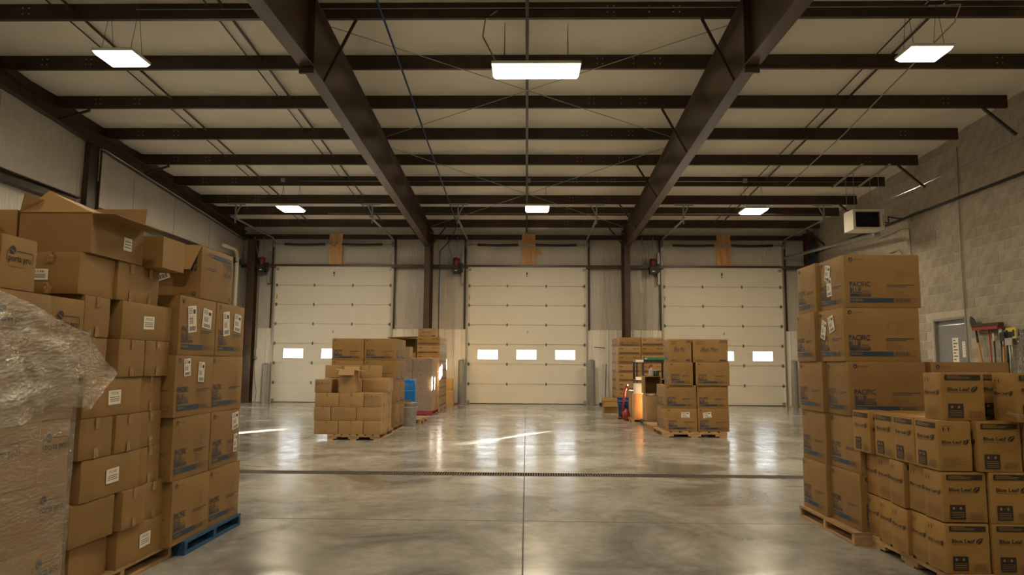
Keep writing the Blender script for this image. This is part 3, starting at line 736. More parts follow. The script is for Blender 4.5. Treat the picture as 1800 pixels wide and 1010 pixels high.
# grey man door
d = bpy.data.objects.new('door_4', None); COL.objects.link(d); d.location = (XR, (DY0 + DY1) / 2, 0); struct(d, 'grey steel door in block wall with two paper notices', 'door')
hw = (DY1 - DY0) / 2
m_ = MB(); m_.box(.06, .10, -hw + .06, hw - .06, .01, DZ - .12, GREYDOOR); lf = m_.build('door_leaf', d)
m_ = MB(); m_.box(.0, .14, -hw, hw, 0, .018, GREYFR); m_.build('light_stop_sill', d)  # unseen sill added to stop light leaking in under the door
m_ = MB(); m_.box(.07, .11, -hw, hw, DZ - .115, DZ, GREYDOOR); m_.box(-.005, .12, -hw, -hw + .055, 0, DZ, GREYFR); m_.box(-.005, .12, hw - .055, hw, 0, DZ, GREYFR); m_.box(-.005, .12, -hw, hw, DZ - .02, DZ + .03, GREYFR); m_.build('door_frame', d)
m_ = MB(); m_.tube([(.055, hw - .085, 1.0 + .75), (.055, hw - .085, 1.87)], .008, GALVD, 6); m_.build('door_hinge', d)
m_ = MB(); m_.tube([(.06, -hw + .12, 1.0), (.0, -hw + .12, 1.0), (.0, -hw + .24, 1.0)], .01, GALV, 6); m_.build('door_handle', d)
for (ya, yb, za, zc_), nlines in (((15.13, 15.34, 1.20, 1.83), 8), ((14.80, 15.0, 1.42, 1.745), 5)):
    m_ = MB(); a = Art(m_, (.058, yb - 15.33, za), (0, -1, 0), (0, 0, 1), (-1, 0, 0)); w, h = yb - ya, zc_ - za
    m_.slab([a.P(0, 0), a.P(w, 0), a.P(w, h), a.P(0, h)], .001, PAPER)
    for i in range(nlines): a.rect(w * .15, h * (.9 - i * .85 / nlines), w * (.4 + .3 * (i % 2)), h * .02 if nlines == 5 else h * .035, BROWNINK if nlines == 5 else BLACK, .0025)
    m_.build('paper_notice', d)

# outside ground
m_ = MB(); m_.box(-60, 60, YB + .3, 120, -.2, -.12, ASPH); struct(m_.build('ground_outside'), 'paved yard seen through door windows', 'ground')

# ------------------------------------------------------------------ steel frame
SHOW = ['first', 'second', 'third', 'fourth', 'fifth', 'sixth', 'seventh', 'eighth', 'ninth', 'tenth', 'eleventh']
def purlin(y, i):
    z = zb(y); x0, x1 = -8.955, 8.87
    lab = 'dark brown roof purlin, %s one counted from the back wall' % SHOW[i] if i < 10 else 'dark brown roof purlin above and behind the viewpoint'
    t = thing('roof_purlin', lab, 'purlin', (0, y, z), 0, 'roof purlins')
    m_ = MB(); m_.box(x0, x1, -.002, .002, 0, .25, STEEL); m_.box(x0, x1, 0, .065, 0, .003, STEEL); m_.box(x0, x1, .062, .065, 0, .02, STEEL)
    m_.box(x0, x1, -.065, 0, .247, .25, STEEL); m_.build('web', t)
    if i < 10:
        m_ = MB()
        for x in (-8.2, -7.45, 1.15, 2.1, 7.7):
            for dx in (0, .09):
                for dz in (.08, .17): m_.box(x + dx - .008, x + dx + .008, -.010, -.002, dz - .008, dz + .008, GALV)
        for x in (-3.6, 1.75, 3.5):
            for dz in (.08, .17): m_.box(x - .008, x + .008, -.010, -.002, dz - .008, dz + .008, GALV)
        o = m_.build('bolts', t); o['kind'] = 'stuff'
for i, y in enumerate(PUR[:10]): purlin(y, i)

def ibeam_path(mb, pts, w, mt, tf=.014):
    """pts: (y, zbottom, ztop) stations of a tapered beam in a plane x=0"""
    for (ya, ba, ta), (yb, bb, tb) in zip(pts[:-1], pts[1:]):
        def pr(x0, x1, za0, za1, zb0, zb1):
            mb.add([(x0, ya, za0), (x1, ya, za0), (x1, ya, za1), (x0, ya, za1), (x0, yb, zb0), (x1, yb, zb0), (x1, yb, zb1), (x0, yb, zb1)],
                   [(0, 1, 2, 3), (7, 6, 5, 4), (0, 4, 5, 1), (3, 2, 6, 7), (0, 3, 7, 4), (1, 5, 6, 2)], mt)
        pr(-w / 2, w / 2, ba, ba + tf, bb, bb + tf); pr(-w / 2, w / 2, ta - tf, ta, tb - tf, tb); pr(-.004, .004, ba + tf, ta - tf, bb + tf, tb - tf)
def bot(y): return 4.76 + (21.3 - y) * .040
for s, lab in ((-1, 'left of the middle door'), (1, 'right of the middle door')):
    t = thing('rigid_frame', 'brown tapered steel column and roof rafter %s' % lab, 'steel frame', (s * 3.03, 0, 0), 0, 'steel portal frames')
    m_ = MB()
    m_.box(-.085, .085, 21.30, 21.316, 0, 4.76, STEELC); m_.box(-.004, .004, 21.316, 22.04, 0, 5.3, STEELC); m_.box(-.085, .085, 22.04, 22.055, 0, 5.30, STEELC)
    m_.build('column', t)
    m_ = MB(); m_.box(-.13, .13, 21.22, 22.05, 0, .02, STEELC); m_.build('base_plate', t)
    m_ = MB(); ibeam_path(m_, [(22.0, 4.74, zb(22.0)), (15.3, bot(15.3), zb(15.3)), (9.31, bot(9.31), zb(9.31))], .18, STEELC); m_.build('rafter', t)
    m_ = MB(); ibeam_path(m_, [(9.27, bot(9.31), zb(9.31)), (7.4, 5.19, zb(7.4)), (0, 5.2, zb(0)), (-5.9, 5.2, zb(-5.9))], .20, STEELC); m_.build('rafter', t)
    m_ = MB(); m_.box(-.10, .10, 9.272, 9.288, bot(9.3) - .10, zb(9.3) - .005, STEELC); m_.box(-.10, .10, 9.292, 9.308, bot(9.3) - .10, zb(9.3) - .005, STEELC); m_.build('splice_plate', t)
    m_ = MB(); m_.box(-.085, .085, 21.31, 21.33, 4.72, zb(21.3) - .01, STEELC); m_.box(-.08, .08, 21.33, 22.03, 4.75, 4.762, STEELC); m_.build('knee_stiffener', t)
    for py in (21.37, 18.94, 15.91, 12.87, 9.83):
        for side in (-1, 1):
            if side == 1 and py not in (21.37, 9.83): continue
            if side == -1 and py == 9.83 and s == -1: continue
            if side == 1 and py == 9.83 and s == 1: continue
            m_ = MB(); yb_ = py
            m_.bar((side * .52, yb_, zb(yb_) - .03), (side * .075, yb_, bot(yb_) + .02), .035, .035, STEEL); m_.bar((side * .52, yb_, zb(yb_) + .08), (side * .52, yb_, zb(yb_) - .045), .035, .035, STEEL)
            m_.build('flange_brace', t)

# left end frame: rake beam, columns
t = thing('rake_beam', 'brown end-wall roof beam running up along the left wall', 'steel beam', (-8.92, 0, 0))
m_ = MB(); ibeam_path(m_, [(22.0, zb(22) - .27, zb(22)), (-5.9, zb(-5.9) - .27, zb(-5.9))], .16, STEEL); m_.build('beam', t)
for py in (12.87, 15.91):
    m_ = MB(); m_.bar((.0, py, zb(py) - .24), (.60, py, zb(py) - .05), .04, .04, STEEL); m_.bar((.60, py, zb(py) + .05), (.60, py, zb(py) - .07), .035, .035, STEEL); m_.build('flange_brace', t)
m_ = MB(); m_.tube([(.1, 14.1, 4.9), (.1, 14.1, zb(14.1) - .33), (.1, 14.3, zb(14.3) - .02 - .27), (.1, 19.8, zb(19.8) - .29), (.12, 21.2, zb(21.2) - .33)], .012, GALVD, 6); m_.build('conduit', t)
def rake_strip(z0, z1, x0, x1):
    return [(x0, 22.0, zb(22) + z0), (x1, 22.0, zb(22) + z0), (x1, 22.0, zb(22) + z1), (x0, 22.0, zb(22) + z1), (x0, -5.9, zb(-5.9) + z0), (x1, -5.9, zb(-5.9) + z0), (x1, -5.9, zb(-5.9) + z1), (x0, -5.9, zb(-5.9) + z1)]
m_ = MB(); m_.add(rake_strip(0, .245, -.10, -.03), [(0, 1, 2, 3), (7, 6, 5, 4), (0, 4, 5, 1), (3, 2, 6, 7), (0, 3, 7, 4), (1, 5, 6, 2)], STEEL); m_.build('rake_channel', bpy.data.objects['rake_beam'])
t = thing('wall_column', 'dark brown column against left wall above the cartons', 'column', (-8.93, 14.06, 0))
m_ = MB(); m_.box(-.05, .06, -.21, -.19, 0, zb(14.06) - .27, STEEL); m_.box(0, .01, -.19, .19, 0, zb(14.06) - .27, STEEL); m_.box(-.05, .06, .19, .21, 0, zb(14.06) - .27, STEEL); m_.build('column', t)
t = thing('wall_column', 'dark brown column in the far left corner beside door 6', 'column', (-8.62, 21.95, 0))
m_ = MB(); m_.box(-.12, .12, -.15, -.135, 0, zb(21.95) - .27, STEELC); m_.box(-.005, .005, -.135, .13, 0, zb(21.95) - .27, STEELC); m_.box(-.12, .12, .13, .145, 0, zb(21.95) - .27, STEELC); m_.build('column', t)
t = thing('wall_column', 'dark brown column in the far right corner beside door 8', 'column', (8.72, 21.95, 0))
m_ = MB(); m_.box(-.1, .1, -.15, -.135, 0, zb(21.95), STEELC); m_.box(-.005, .005, -.135, .13, 0, zb(21.95), STEELC); m_.box(-.1, .1, .13, .145, 0, zb(21.95), STEELC); m_.build('column', t)
for py, w_ in ((12.87, 'nearest the viewer'), (15.91, 'above the tall conduit'), (18.94, 'behind the unit heater'), (21.37, 'next to the far right corner')):
    m_ = MB(); m_.bar((8.42, py, zb(py) - .02), (8.985, py, zb(py) - .52), .045, .045, STEEL); m_.bar((8.42, py, zb(py) + .09), (8.42, py, zb(py) - .03), .04, .04, STEEL)
    tag(m_.build('purlin_brace'), 'dark brown angle brace from purlin to block wall, %s' % w_, 'brace', 'angle braces on the block wall')

# sag straps up the roof slope
def strap(x, lab, w=.02, z=.16, y1=22.0):
    m_ = MB(); m_.bar((x, y1, zb(y1) + z), (x, -5.8, zb(-5.8) + z), w, w, STEEL)
    tag(m_.build('sag_strap'), lab, 'steel strap', 'straps between the purlins')
strap(-6.96, 'thin dark strap under the roof, nearest the left wall', .016); strap(-6.72, 'thicker dark strap under roof, second from the left wall', .028)
strap(-4.67, 'thin dark strap under roof, third from the left wall', .016); strap(-4.46, 'thicker dark strap next left of the left rafter', .028)
strap(-.012, 'dark strap up the middle of the roof above the centre lamps', .05, .03)
strap(5.68, 'thin dark strap under roof, first right of the right rafter', .016); strap(5.93, 'thicker dark strap under roof on the heater side', .028)
# cross bracing cables
for a, b, lab in (((-2.93, 10.0), (2.93, 14.2), 'thin bracing cable from left rafter front down to the right rafter'), ((2.93, 10.0), (-2.93, 14.2), 'thin bracing cable from right rafter front down to left rafter'),
                  ((-2.93, 14.8), (2.93, 21.2), 'thin bracing cable, far bay, starting high on the left rafter'), ((2.93, 14.8), (-2.93, 21.2), 'thin bracing cable, far bay, starting high on the right rafter')):
    m_ = MB(); m_.tube([(a[0], a[1], zb(a[1]) - .03), (b[0], b[1], zb(b[1]) - .03)], .007, GALVD, 5)
    tag(m_.build('bracing_cable'), lab, 'cable', 'roof bracing cables')
# conduits along purlins
def conduit(pts, r, lab, mt=GALVD, name='conduit', cat='conduit', clips=()):
    m_ = MB(); m_.tube(pts, r, mt, 8); o = m_.build(name); tag(o, lab, cat)
    return o
for y, zz in ((9.83, .13), (17.42, .10), (20.04, .03)):
    conduit([(-5.75, y - .03, zb(y) + zz), (8.3, y - .03, zb(y) + zz)], .008, 'thin grey conduit along the %s purlin face' % {9.83: 'nearest lamp', 17.42: 'far lamp', 20.04: 'second from back wall'}[y])
conduit([(5.62, 9.6, zb(9.6) + .02), (6.0, 9.5, zb(9.5) - .02), (6.15, 9.9, zb(9.9) - .05), (6.4, 14.2, zb(14.2) - .02), (6.42, 17.3, zb(17.3) - .03)], .012, 'thin grey conduit running down the roof right of the lamps')
conduit([(-2.1, 2.0, zb(2.0) - .02), (-2.1, 21.0, zb(21) - .03), (-2.35, 21.8, 5.1), (-2.72, 21.85, 4.7), (-2.72, 21.85, .9)], .016, 'blue air hose running under roof and down beside column', HOSE, 'air_hose', 'hose')
conduit([(8.965, 14.62, 5.78), (8.965, 14.72, 3.5), (8.965, 14.62, .2)], .016, 'tall vertical conduit on the block wall beside grey door')
conduit([(8.96, 12.0, 5.32), (8.96, 22.0, 5.35)], .01, 'thin horizontal conduit high along the block wall')
conduit([(8.955, 10.5, 4.70), (8.955, 17.6, 4.72), (8.955, 22.0, 4.72)], .03, 'dark iron gas pipe running along the block wall', DARK, 'gas_pipe', 'pipe')
conduit([(8.96, 18.0, 4.45), (8.96, 16.9, 4.5), (8.96, 16.6, 4.42), (8.96, 16.55, .3)], .016, 'bent conduit dropping down block wall below the heater')
conduit([(8.94, 17.6, 4.02), (8.94, 17.1, 4.02), (8.94, 16.95, 3.9), (8.94, 16.95, .3)], .014, 'second bent conduit, lower one below the heater')
conduit([(8.25, 16.86, 4.33), (8.40, 16.95, 4.38), (8.42, 20.5, 4.58), (8.0, 22.0, 4.55)], .05, 'bright galvanised flue pipe under the unit heater', GALV, 'flue_pipe', 'pipe')
conduit([(8.72, 21.6, 5.2), (8.72, 21.6, 0.0)], .03, 'blue pipe down the far right corner column', HOSE, 'air_pipe', 'pipe')
conduit([(-8.84, 20.2, 4.60), (-8.84, 21.05, 4.62), (-8.84, 21.22, 4.55), (-8.84, 21.28, 4.4), (-8.84, 21.28, 0)], .06, 'cream plastic drain pipe down the left wall corner', PVC, 'drain_pipe', 'pipe')

# unit heater
t = thing('unit_heater', 'white box heater with black louvres hung beside the block wall', 'heater', (7.91, 16.6, 4.37)); t.scale = (1.153, 1.153, 1.153)
m_ = MB(); W, D, H = .31, .22, .41
m_.box(-W, W, -D, D, 0, .045, WHITEP); m_.box(-W, W, -D, D, H - .045, H, WHITEP); m_.box(-W, -W + .05, -D, D, .045, H - .045, WHITEP); m_.box(W - .08, W, -D, D, .045, H - .045, WHITEP); m_.box(-W, W, D - .02, D, .0, H, WHITEP); m_.build('casing', t)
m_ = MB(); m_.box(-W + .05, W - .08, -D + .07, -D + .08, .045, H - .045, DARK); m_.build('heat_exchanger', t)
for i in range(6):
    m_ = MB(); z = .085 + i * .048; m_.box(-W + .052, W - .082, -D + .01, -D + .05, z, z + .004, DARK, Matrix.Rotation(.5, 3, 'X')); m_.build('louvre', t)
m_ = MB()
for i in range(6): m_.box(W - .035, W - .015, -D - .002, -D, .09 + i * .035, .11 + i * .035, BROWNINK)
m_.build('warning_print', t)
for x in (-.25, .25):
    for y in (-.17, .17): m_ = MB(); m_.tube([(x, y, H), (x, y, 1.17)], .006, GALVD, 5); m_.build('hanging_rod', t)
m_ = MB(); m_.tube([(.31, .0, .18), (.5, .0, .18), (.5, .0, .3), (.88, .2, .30)], .014, DARK, 6); m_.build('gas_line', t)
for x in (-.27, .27): m_ = MB(); m_.bar((x - .01, -.65, 1.17 + .045), (x + .01, .78, 1.17 - .055), .04, .03, GALVD); m_.build('support_channel', t)

# ------------------------------------------------------------------ lamps
def lamp(x, y, w, d, z, label, box=True, power=LAMP_W):
    t = thing('ceiling_lamp', label, 'lamp', (x, y, z), 0, 'hanging LED lamps')
    m_ = MB(); m_.box(-w / 2, w / 2, -d / 2, d / 2, .012, .05, FOAMW); m_.box(-w / 2 + .05, w / 2 - .05, -d / 2 + .08, d / 2 - .08, .05, .09, GALVD); m_.build('housing', t)
    m_ = MB()
    a, b = w / 2 - .01, d / 2 - .01
    m_.add([(-a, -b, .012), (a, -b, .012), (a, b, .012), (-a, b, .012), (-a + .03, -b + .03, -.03), (a - .03, -b + .03, -.03), (a - .03, b - .03, -.03), (-a + .03, b - .03, -.03)],
           [(0, 4, 5, 1), (1, 5, 6, 2), (2, 6, 7, 3), (3, 7, 4, 0), (4, 7, 6, 5)], LAMPM); m_.build('diffuser', t)
    top = zb(y) - z
    for sx in (-1, 1):
        for sy in (-1, 1):
            m_ = MB(); m_.tube([(sx * w * .36, sy * d * .3, .05), (sx * w * .36, 0, top)], .0035, DARK, 4); m_.build('suspension_wire', t)
    if box: m_ = MB(); m_.box(-w * .36 - .05, -w * .36 + .05, -.09 if y > 9 else -.09, -.02, top + .08, top + .18, GALVD); m_.build('junction_box', t)
    ld = bpy.data.lights.new('lamp_light', 'AREA'); ld.shape = 'RECTANGLE'; ld.size = w - .1; ld.size_y = d - .1
    ld.energy = power; ld.color = LAMP_COL
    lo = bpy.data.objects.new('lamp_light', ld); COL.objects.link(lo); lo.location = (x, y, z - .034)
    return t
lamp(-5.73, 9.5, .57, .5, 5.45, 'lit ceiling lamp near the left wall, nearer row')
lamp(.12, 9.95, 1.28, .5, 5.45, 'long lit ceiling lamp hung in the middle, nearer row', power=LAMP_W * 1.7)
lamp(5.43, 9.45, .57, .45, 5.47, 'lit ceiling lamp toward the block wall, nearer row')
lamp(-5.95, 17.45, .58, .6, 5.06, 'lit ceiling lamp far row, before the leftmost door')
lamp(.25, 17.45, .60, .6, 5.07, 'lit ceiling lamp far row, before the middle door')
lamp(5.62, 17.45, .58, .6, 5.03, 'lit ceiling lamp far row, before the rightmost door')
for x, sd_ in ((-5.7, 'left wall side'), (0.1, 'middle'), (5.5, 'block wall side')):
    lamp(x, 2.1, .6, .5, 6.1, 'lit ceiling lamp above the viewpoint, %s' % sd_, power=LAMP_W * .75)
    lamp(x, -4.3, .6, .5, 6.3, 'lit ceiling lamp far behind the viewpoint, %s' % sd_, power=LAMP_W * .4)
m_ = MB(); m_.tube([(-.45, 9.82, zb(9.8) + .1), (-.62, 9.85, zb(9.8) - .02), (-.66, 9.9, zb(9.8) - .25), (-.42, 9.95, 5.5)], .012, GALVD, 6)
tag(m_.build('lamp_cord'), 'curved grey power cord of the long middle ceiling lamp', 'cord')

# ------------------------------------------------------------------ front left stacks
PH = .085
G = 'plain cartons on the front left pallet'
pallet('wooden_pallet', 'worn wooden pallet under the plain cartons at front left', -3.22, -2.20, 3.44, 4.52, PH, WOODP, 'x')
S1 = 'plain front left stack'
def s1(tier, y0, y1, z0, z1, pos, stick=False, dx=0.0, w=None, rz=0, extra=''):
    seam = 'y' if (y1 - y0) > .33 else 'x'
    st = [('right', .5, .48, .115, .075, 'small', .03)] if stick else []
    look = 'plain brown carton with small white label' if stick else 'plain brown taped carton'
    wid = w or (.27 if stick else .47)
    carton('%s, %s tier, %s, %s' % (look, ORD[tier], pos, S1), -2.2 + dx - wid, -2.2 + dx, y0, y1, z0, z1, G, CARD, seam=seam, stickers=st, rz=rz)
T1 = [.085, .292, .500, .712, .915, 1.118, 1.325, 1.533, 1.745]
s1(0, 3.53, 3.87, T1[0], T1[1], 'near end', dx=-.03, rz=.04); s1(0, 3.91, 4.47, T1[0], T1[1], 'far end', True)
s1(1, 3.50, 3.86, T1[1], T1[2], 'near end', dx=.0, rz=-.03); s1(1, 3.89, 4.14, T1[1], T1[2], 'middle', dx=.02, rz=.03); s1(1, 4.145, 4.38, T1[1], T1[2], 'far end', dx=.0)
s1(2, 3.54, 4.08, T1[2], T1[3], 'near end', True, dx=.005); s1(2, 4.085, 4.32, T1[2], T1[3], 'far end', dx=-.005)
s1(3, 3.50, 3.78, T1[3], T1[4], 'near end', dx=.01); s1(3, 3.80, 4.065, T1[3], T1[4], 'middle', dx=.01, rz=.02); s1(3, 4.075, 4.31, T1[3], T1[4], 'far end', dx=-.005)
s1(4, 3.52, 4.06, T1[4], T1[5], 'near end', True, dx=.0); s1(4, 4.065, 4.30, T1[4], T1[5], 'far end', dx=-.01)
s1(5, 3.47, 3.72, T1[5], T1[6], 'near end', dx=-.015); s1(5, 3.79, 4.05, T1[5], T1[6], 'middle', dx=.01); s1(5, 4.06, 4.33, T1[5], T1[6], 'far end', dx=.01)
s1(6, 3.50, 3.72, T1[6], T1[7], 'near end', dx=-.01); s1(6, 3.80, 4.34, T1[6], T1[7], 'far end', True, dx=.01)
carton('plain brown carton, eighth tier, its label facing the viewer, front left stack', -2.52, -2.22, 3.45, 3.755, T1[7], T1[8], G, CARD, seam='y', stickers=[('front', .32, .45, .10, .055, 'small', 0)])
s1(7, 3.76, 4.02, T1[7], T1[8], 'middle', dx=-.005); s1(7, 4.025, 4.24, T1[7], T1[8], 'far end', dx=-.03)
# big open carton on top
t = open_box('large open carton with raised flaps topping the front left stack', -2.57, -2.2, 3.49, 3.98, T1[8] + .001, 1.948, G, CARD, 'top',
             [('right', radians(-2), .12), ('back', radians(84), .13), ('left', radians(100), .10)])
m_ = MB(); m_.slab([(-.185, -.245, .202), (.185, -.245, .202), (.10, .015, .245), (-.222, .015, .377)], .004, CARD); m_.build('flap', t)
m_ = MB(); a = Art(m_, (.186, -.245, 0), (0, 1, 0), (0, 0, 1), (1, 0, 0)); m_.slab([a.P(.29, .06, .001), a.P(.37, .06, .001), a.P(.37, .13, .001), a.P(.29, .13, .001)], .0008, PAPER)
for i in range(3): a.rect(.30, .075 + .016 * i, .06, .005, BROWNINK, .003)
tag(m_.build('shipping_label', t), 'white paper label')
t = open_box('small open carton hanging over the edge beside the large open carton', -2.45, -2.12, 4.05, 4.31, T1[8] + .002, 1.93, G, CARD, 'top', [('left', radians(100), .05)])
carton('plain brown carton behind and left of the large open carton', -2.95, -2.585, 3.49, 3.95, T1[8] + .0, 1.965, G, CARD, seam='y')
carton('plain brown support carton behind the topmost open carton', -2.98, -2.53, 3.47, 3.95, T1[7], T1[8] - .001, G, CARD, seam='x')

# wrapped pallet at the extreme left
G0 = 'cartons in the film-wrapped pallet load'
pallet('wooden_pallet', 'wooden pallet under the film-wrapped load at far front left', -3.22, -2.20, 2.42, 3.43, PH, WOODP, 'x')
S0 = 'in the film-wrapped load'
ZS = [.085, .365, .648, .932, 1.215, 1.503]
for k in range(5):
    z0, z1 = ZS[k], ZS[k + 1]
    if k in (0, 1): sp = [(2.42, 2.98, 'porta'), (2.985, 3.44, 'porta_r')]
    elif k == 2: sp = [(2.42, 2.78, None), (2.785, 3.22, 'porta'), (3.225, 3.44, 'porta')]
    elif k == 3: sp = [(2.42, 2.90, 'porta'), (2.905, 3.44, None)]
    else: sp = [(2.42, 2.72, None), (2.725, 3.23, 'porta'), (3.235, 3.485, 'porta')]
    for i, (a, b, st) in enumerate(sp):
        carton('brown carton under clear film, %s tier, %s, %s' % (ORD[k], ['near end', 'far end', 'far end'][i] if len(sp) == 2 else ['near end', 'middle', 'far end'][i], S0),
               -2.66, -2.2 + (.006 if i == 1 else 0), a, b, z0, z1, G0, CARD, [('right', st)] if st else (), seam='x' if b - a < .35 else 'y', tape=False)
carton('brown carton with round logo standing on the wrapped load', -2.52, -2.2, 2.62, 2.88, 1.505, 1.74, G0, CARD, seam='y')
carton('brown carton with large logo print standing on the wrapped load', -2.56, -2.2, 2.893, 3.115, 1.505, 1.735, G0, CARD, [('right', 'porta_big')], seam='x', tape=False)
carton('tall plain carton at the left behind the logo carton', -3.10, -2.70, 3.20, 3.47, 1.505, 1.94, G0, CARD, seam='y')

def crumple(nu, nv, fn, amp, seed, mt, name, parent, push=Vector((1, 0, 0))):
    rn = random.Random(seed); ph = [(rn.uniform(2, 16), rn.uniform(2, 16), rn.uniform(0, 6.3)) for _ in range(9)]
    m_ = MB(); vs = []
    for j in range(nv + 1):
        for i in range(nu + 1):
            u, v = i / nu, j / nv
            d = sum(sin(a * u * 2 + b * v * 2 + c + 1.3 * sin(b * u * 3 + c)) for a, b, c in ph) / 9
            d = abs(d) ** .7 * math.copysign(1, d) + rn.uniform(-.25, .25)
            vs.append(Vector(fn(u, v)) + push * amp * (d + .6))
    m_.add(vs, [(j * (nu + 1) + i, j * (nu + 1) + i + 1, (j + 1) * (nu + 1) + i + 1, (j + 1) * (nu + 1) + i) for j in range(nv) for i in range(nu)], mt, False)
    return m_.build(name, parent)
t = thing('shrink_wrap', 'clear crinkled plastic film around the carton load at far left', 'plastic film', (-2.2, 2.9, 0))
def side(u, v): # aisle face, then round the far corner
    y = 2.40 + 1.05 * u / .8 if u < .8 else 3.455
    x = -2.190 if u < .8 else -2.190 - (u - .8) / .2 * .45
    return (x + 2.2, y - 2.9, .07 + v * 1.16)
o = crumple(70, 90, side, .004, 1, FILM, 'wrapped_film', t)
def loose(u, v): # slack film bunched over the upper rows, falling in folds
    y = 2.40 + 1.085 * u
    top = 1.505 - .135 * max(0, (u - .45)) / .55 - .03 * u
    lo = .955 + .03 * sin(u * 9)
    z = lo + (top - lo) * v
    return (.012 + .035 * sin(pi * v) + .02 * sin(u * 14 + v * 5), y - 2.9, z)
crumple(70, 50, loose, .020, 2, FILM2, 'bunched_film', t)
def tail(u, v): # a stiff corner of film sticking out past the load
    a = Vector((-2.165, 3.46, 1.36)); b = Vector((-2.165, 3.47, .955)); c = Vector((-2.10, 3.62, 1.14)); d = Vector((-2.12, 3.50, 1.02))
    p = a.lerp(b, v); q = c.lerp(d, v) if v > .5 else c.lerp(c + (d - c), v)
    q = Vector((-2.165, 3.48, 1.30)).lerp(c, min(1, v * 2.2)) if v < .45 else c.lerp(Vector((-2.15, 3.49, .97)), (v - .45) / .55)
    r = p.lerp(q, u); return (r.x + 2.2, r.y - 2.9, r.z)
crumple(18, 26, tail, .012, 3, FILM2, 'loose_film_corner', t)

# blue pallet stack
G2 = 'blue-printed cartons on the blue pallet'
S2 = 'on the blue pallet'
pallet('blue_pallet', 'blue painted wooden pallet under blue-printed cartons at left', -3.10, -2.13, 4.545, 5.42, PH + .0, WOODB, 'x', 6)
Z2 = [PH + .0, .476, .862, 1.246, 1.618]
for k in range(4):
    for i, (a, b) in enumerate(((4.36, 4.865), (4.87, 5.37))):
        if k == 0: a += .02; b += .04
        if k == 2: a -= .03
        st = []
        if k == 3: st = [('right', .32, .62, .11, .17, 'big', .12), ('right', .73, .66, .13, .13, 'big', -.08)]
        if k == 2 and i == 0: st = [('right', .28, .80, .09, .11, 'big', .1), ('right', .66, .72, .09, .13, 'big', -.05)]
        if k == 1 and i == 1: st = [('right', .82, .78, .12, .12, 'big', .12), ('right', .86, .36, .07, .13, 'big', 0)]
        w2 = .5
        carton('blue-printed brown carton, %s tier, %s end, %s' % (ORD[k], ('near', 'far')[i], S2), -2.15 - w2, -2.15, a, b, Z2[k], Z2[k + 1], G2, CARD, [('right', 'blue'), ('front', 'blue_n')], seam='x', tape=False, stickers=st, rz=(-.012, .015)[i] * (1 if k % 2 else -1))
# upside-down open carton at the top
t = thing('upturned_cardboard_box', 'upside-down blue-printed carton with open flap, topmost of the blue pallet', 'box', (-2.385, 4.86, 1.62), 0, G2)
w, d, h = .47, .50, .352
link('body', body_mesh(w, d, h, CARD, 1), t)
m_ = MB()
for face in ('right', 'front'):
    O, U, V, N, fwid = face_frame(face, w, d, h)
    a = Art(m_, Vector(O) + Vector(U) * fwid + Vector(V) * h + Vector(N) * .0032, -Vector(U), -Vector(V), N); art_blue(a, fwid, h, face == 'front')
m_.build('printed_artwork', t)
for (u, v, rot) in ((.06, .60, .1), (.40, .55, .30)):
    o = link('shipping_label', sticker_mesh(.12, .16, 'big', rot), t); o.location = (-w / 2 + u * w, -d / 2 - .0045, v * h); tag(o, 'white shipping label')
m_ = MB(); m_.slab([(.235, -.25, h), (-.02, -.25, h), (-.02, -.31, h - .17), (.19, -.31, h - .17)], .004, CARD); m_.build('flap', t)

# ------------------------------------------------------------------ front right stacks
G3 = 'blue-printed cartons in the tall front right stack'
S3 = 'of the tall front right stack'
pallet('wooden_pallet', 'pale wooden pallet under the tall blue-printed stack at front right', 2.22, 3.42, 5.00, 5.97, PH, WOODP, 'x')
Z3 = [.085, .470, .856, 1.240, 1.625, 2.010]
for k in range(5):
    for i, (a, b) in enumerate(((5.02, 5.485), (5.49, 5.955))):
        dx = (.03 if i == 0 else 0) + (.0, .01, .0, -.01, .012)[k]
        if k >= 3 and i == 0: a += .13; b += .0; 
        if k == 2 and i == 0: a += .10
        st = [('left', .35, .73, .09, .12, 'big', -.2), ('left', .40, .45, .08, .14, 'big', .05)] if (k == 4 and i == 0) else [('left', .22, .62, .08, .14, 'big', -.3), ('left', .55, .72, .09, .12, 'big', .25)] if (k == 3 and i == 0) else []
        if k >= 3 and i == 0: b = a + .42; 
        if i == 1 and k >= 3: a = 5.575
        carton('blue-printed carton, %s tier, %s column, %s' % (ORD[k], ('near', 'far')[i], S3), 2.25 + dx, 2.25 + dx + .545, a, b, Z3[k], Z3[k + 1], G3, CARD, [('front', 'blue'), ('left', 'blue_n')], seam='y', tape=False, stickers=st, rz=(.01, -.008)[i])
carton('blue-printed carton beside the tall stack, seen above the black-printed boxes', 2.86, 3.41, 5.12, 5.6, Z3[2], Z3[3], G3, CARD, [('front', 'blue')], seam='y', tape=False)
for k in (0, 1): carton('blue-printed carton, %s tier, wall-side column, %s' % (ORD[k], S3), 2.86, 3.41, 5.12, 5.6, Z3[k], Z3[k + 1], G3, CARD, [('front', 'blue')], seam='y', tape=False)

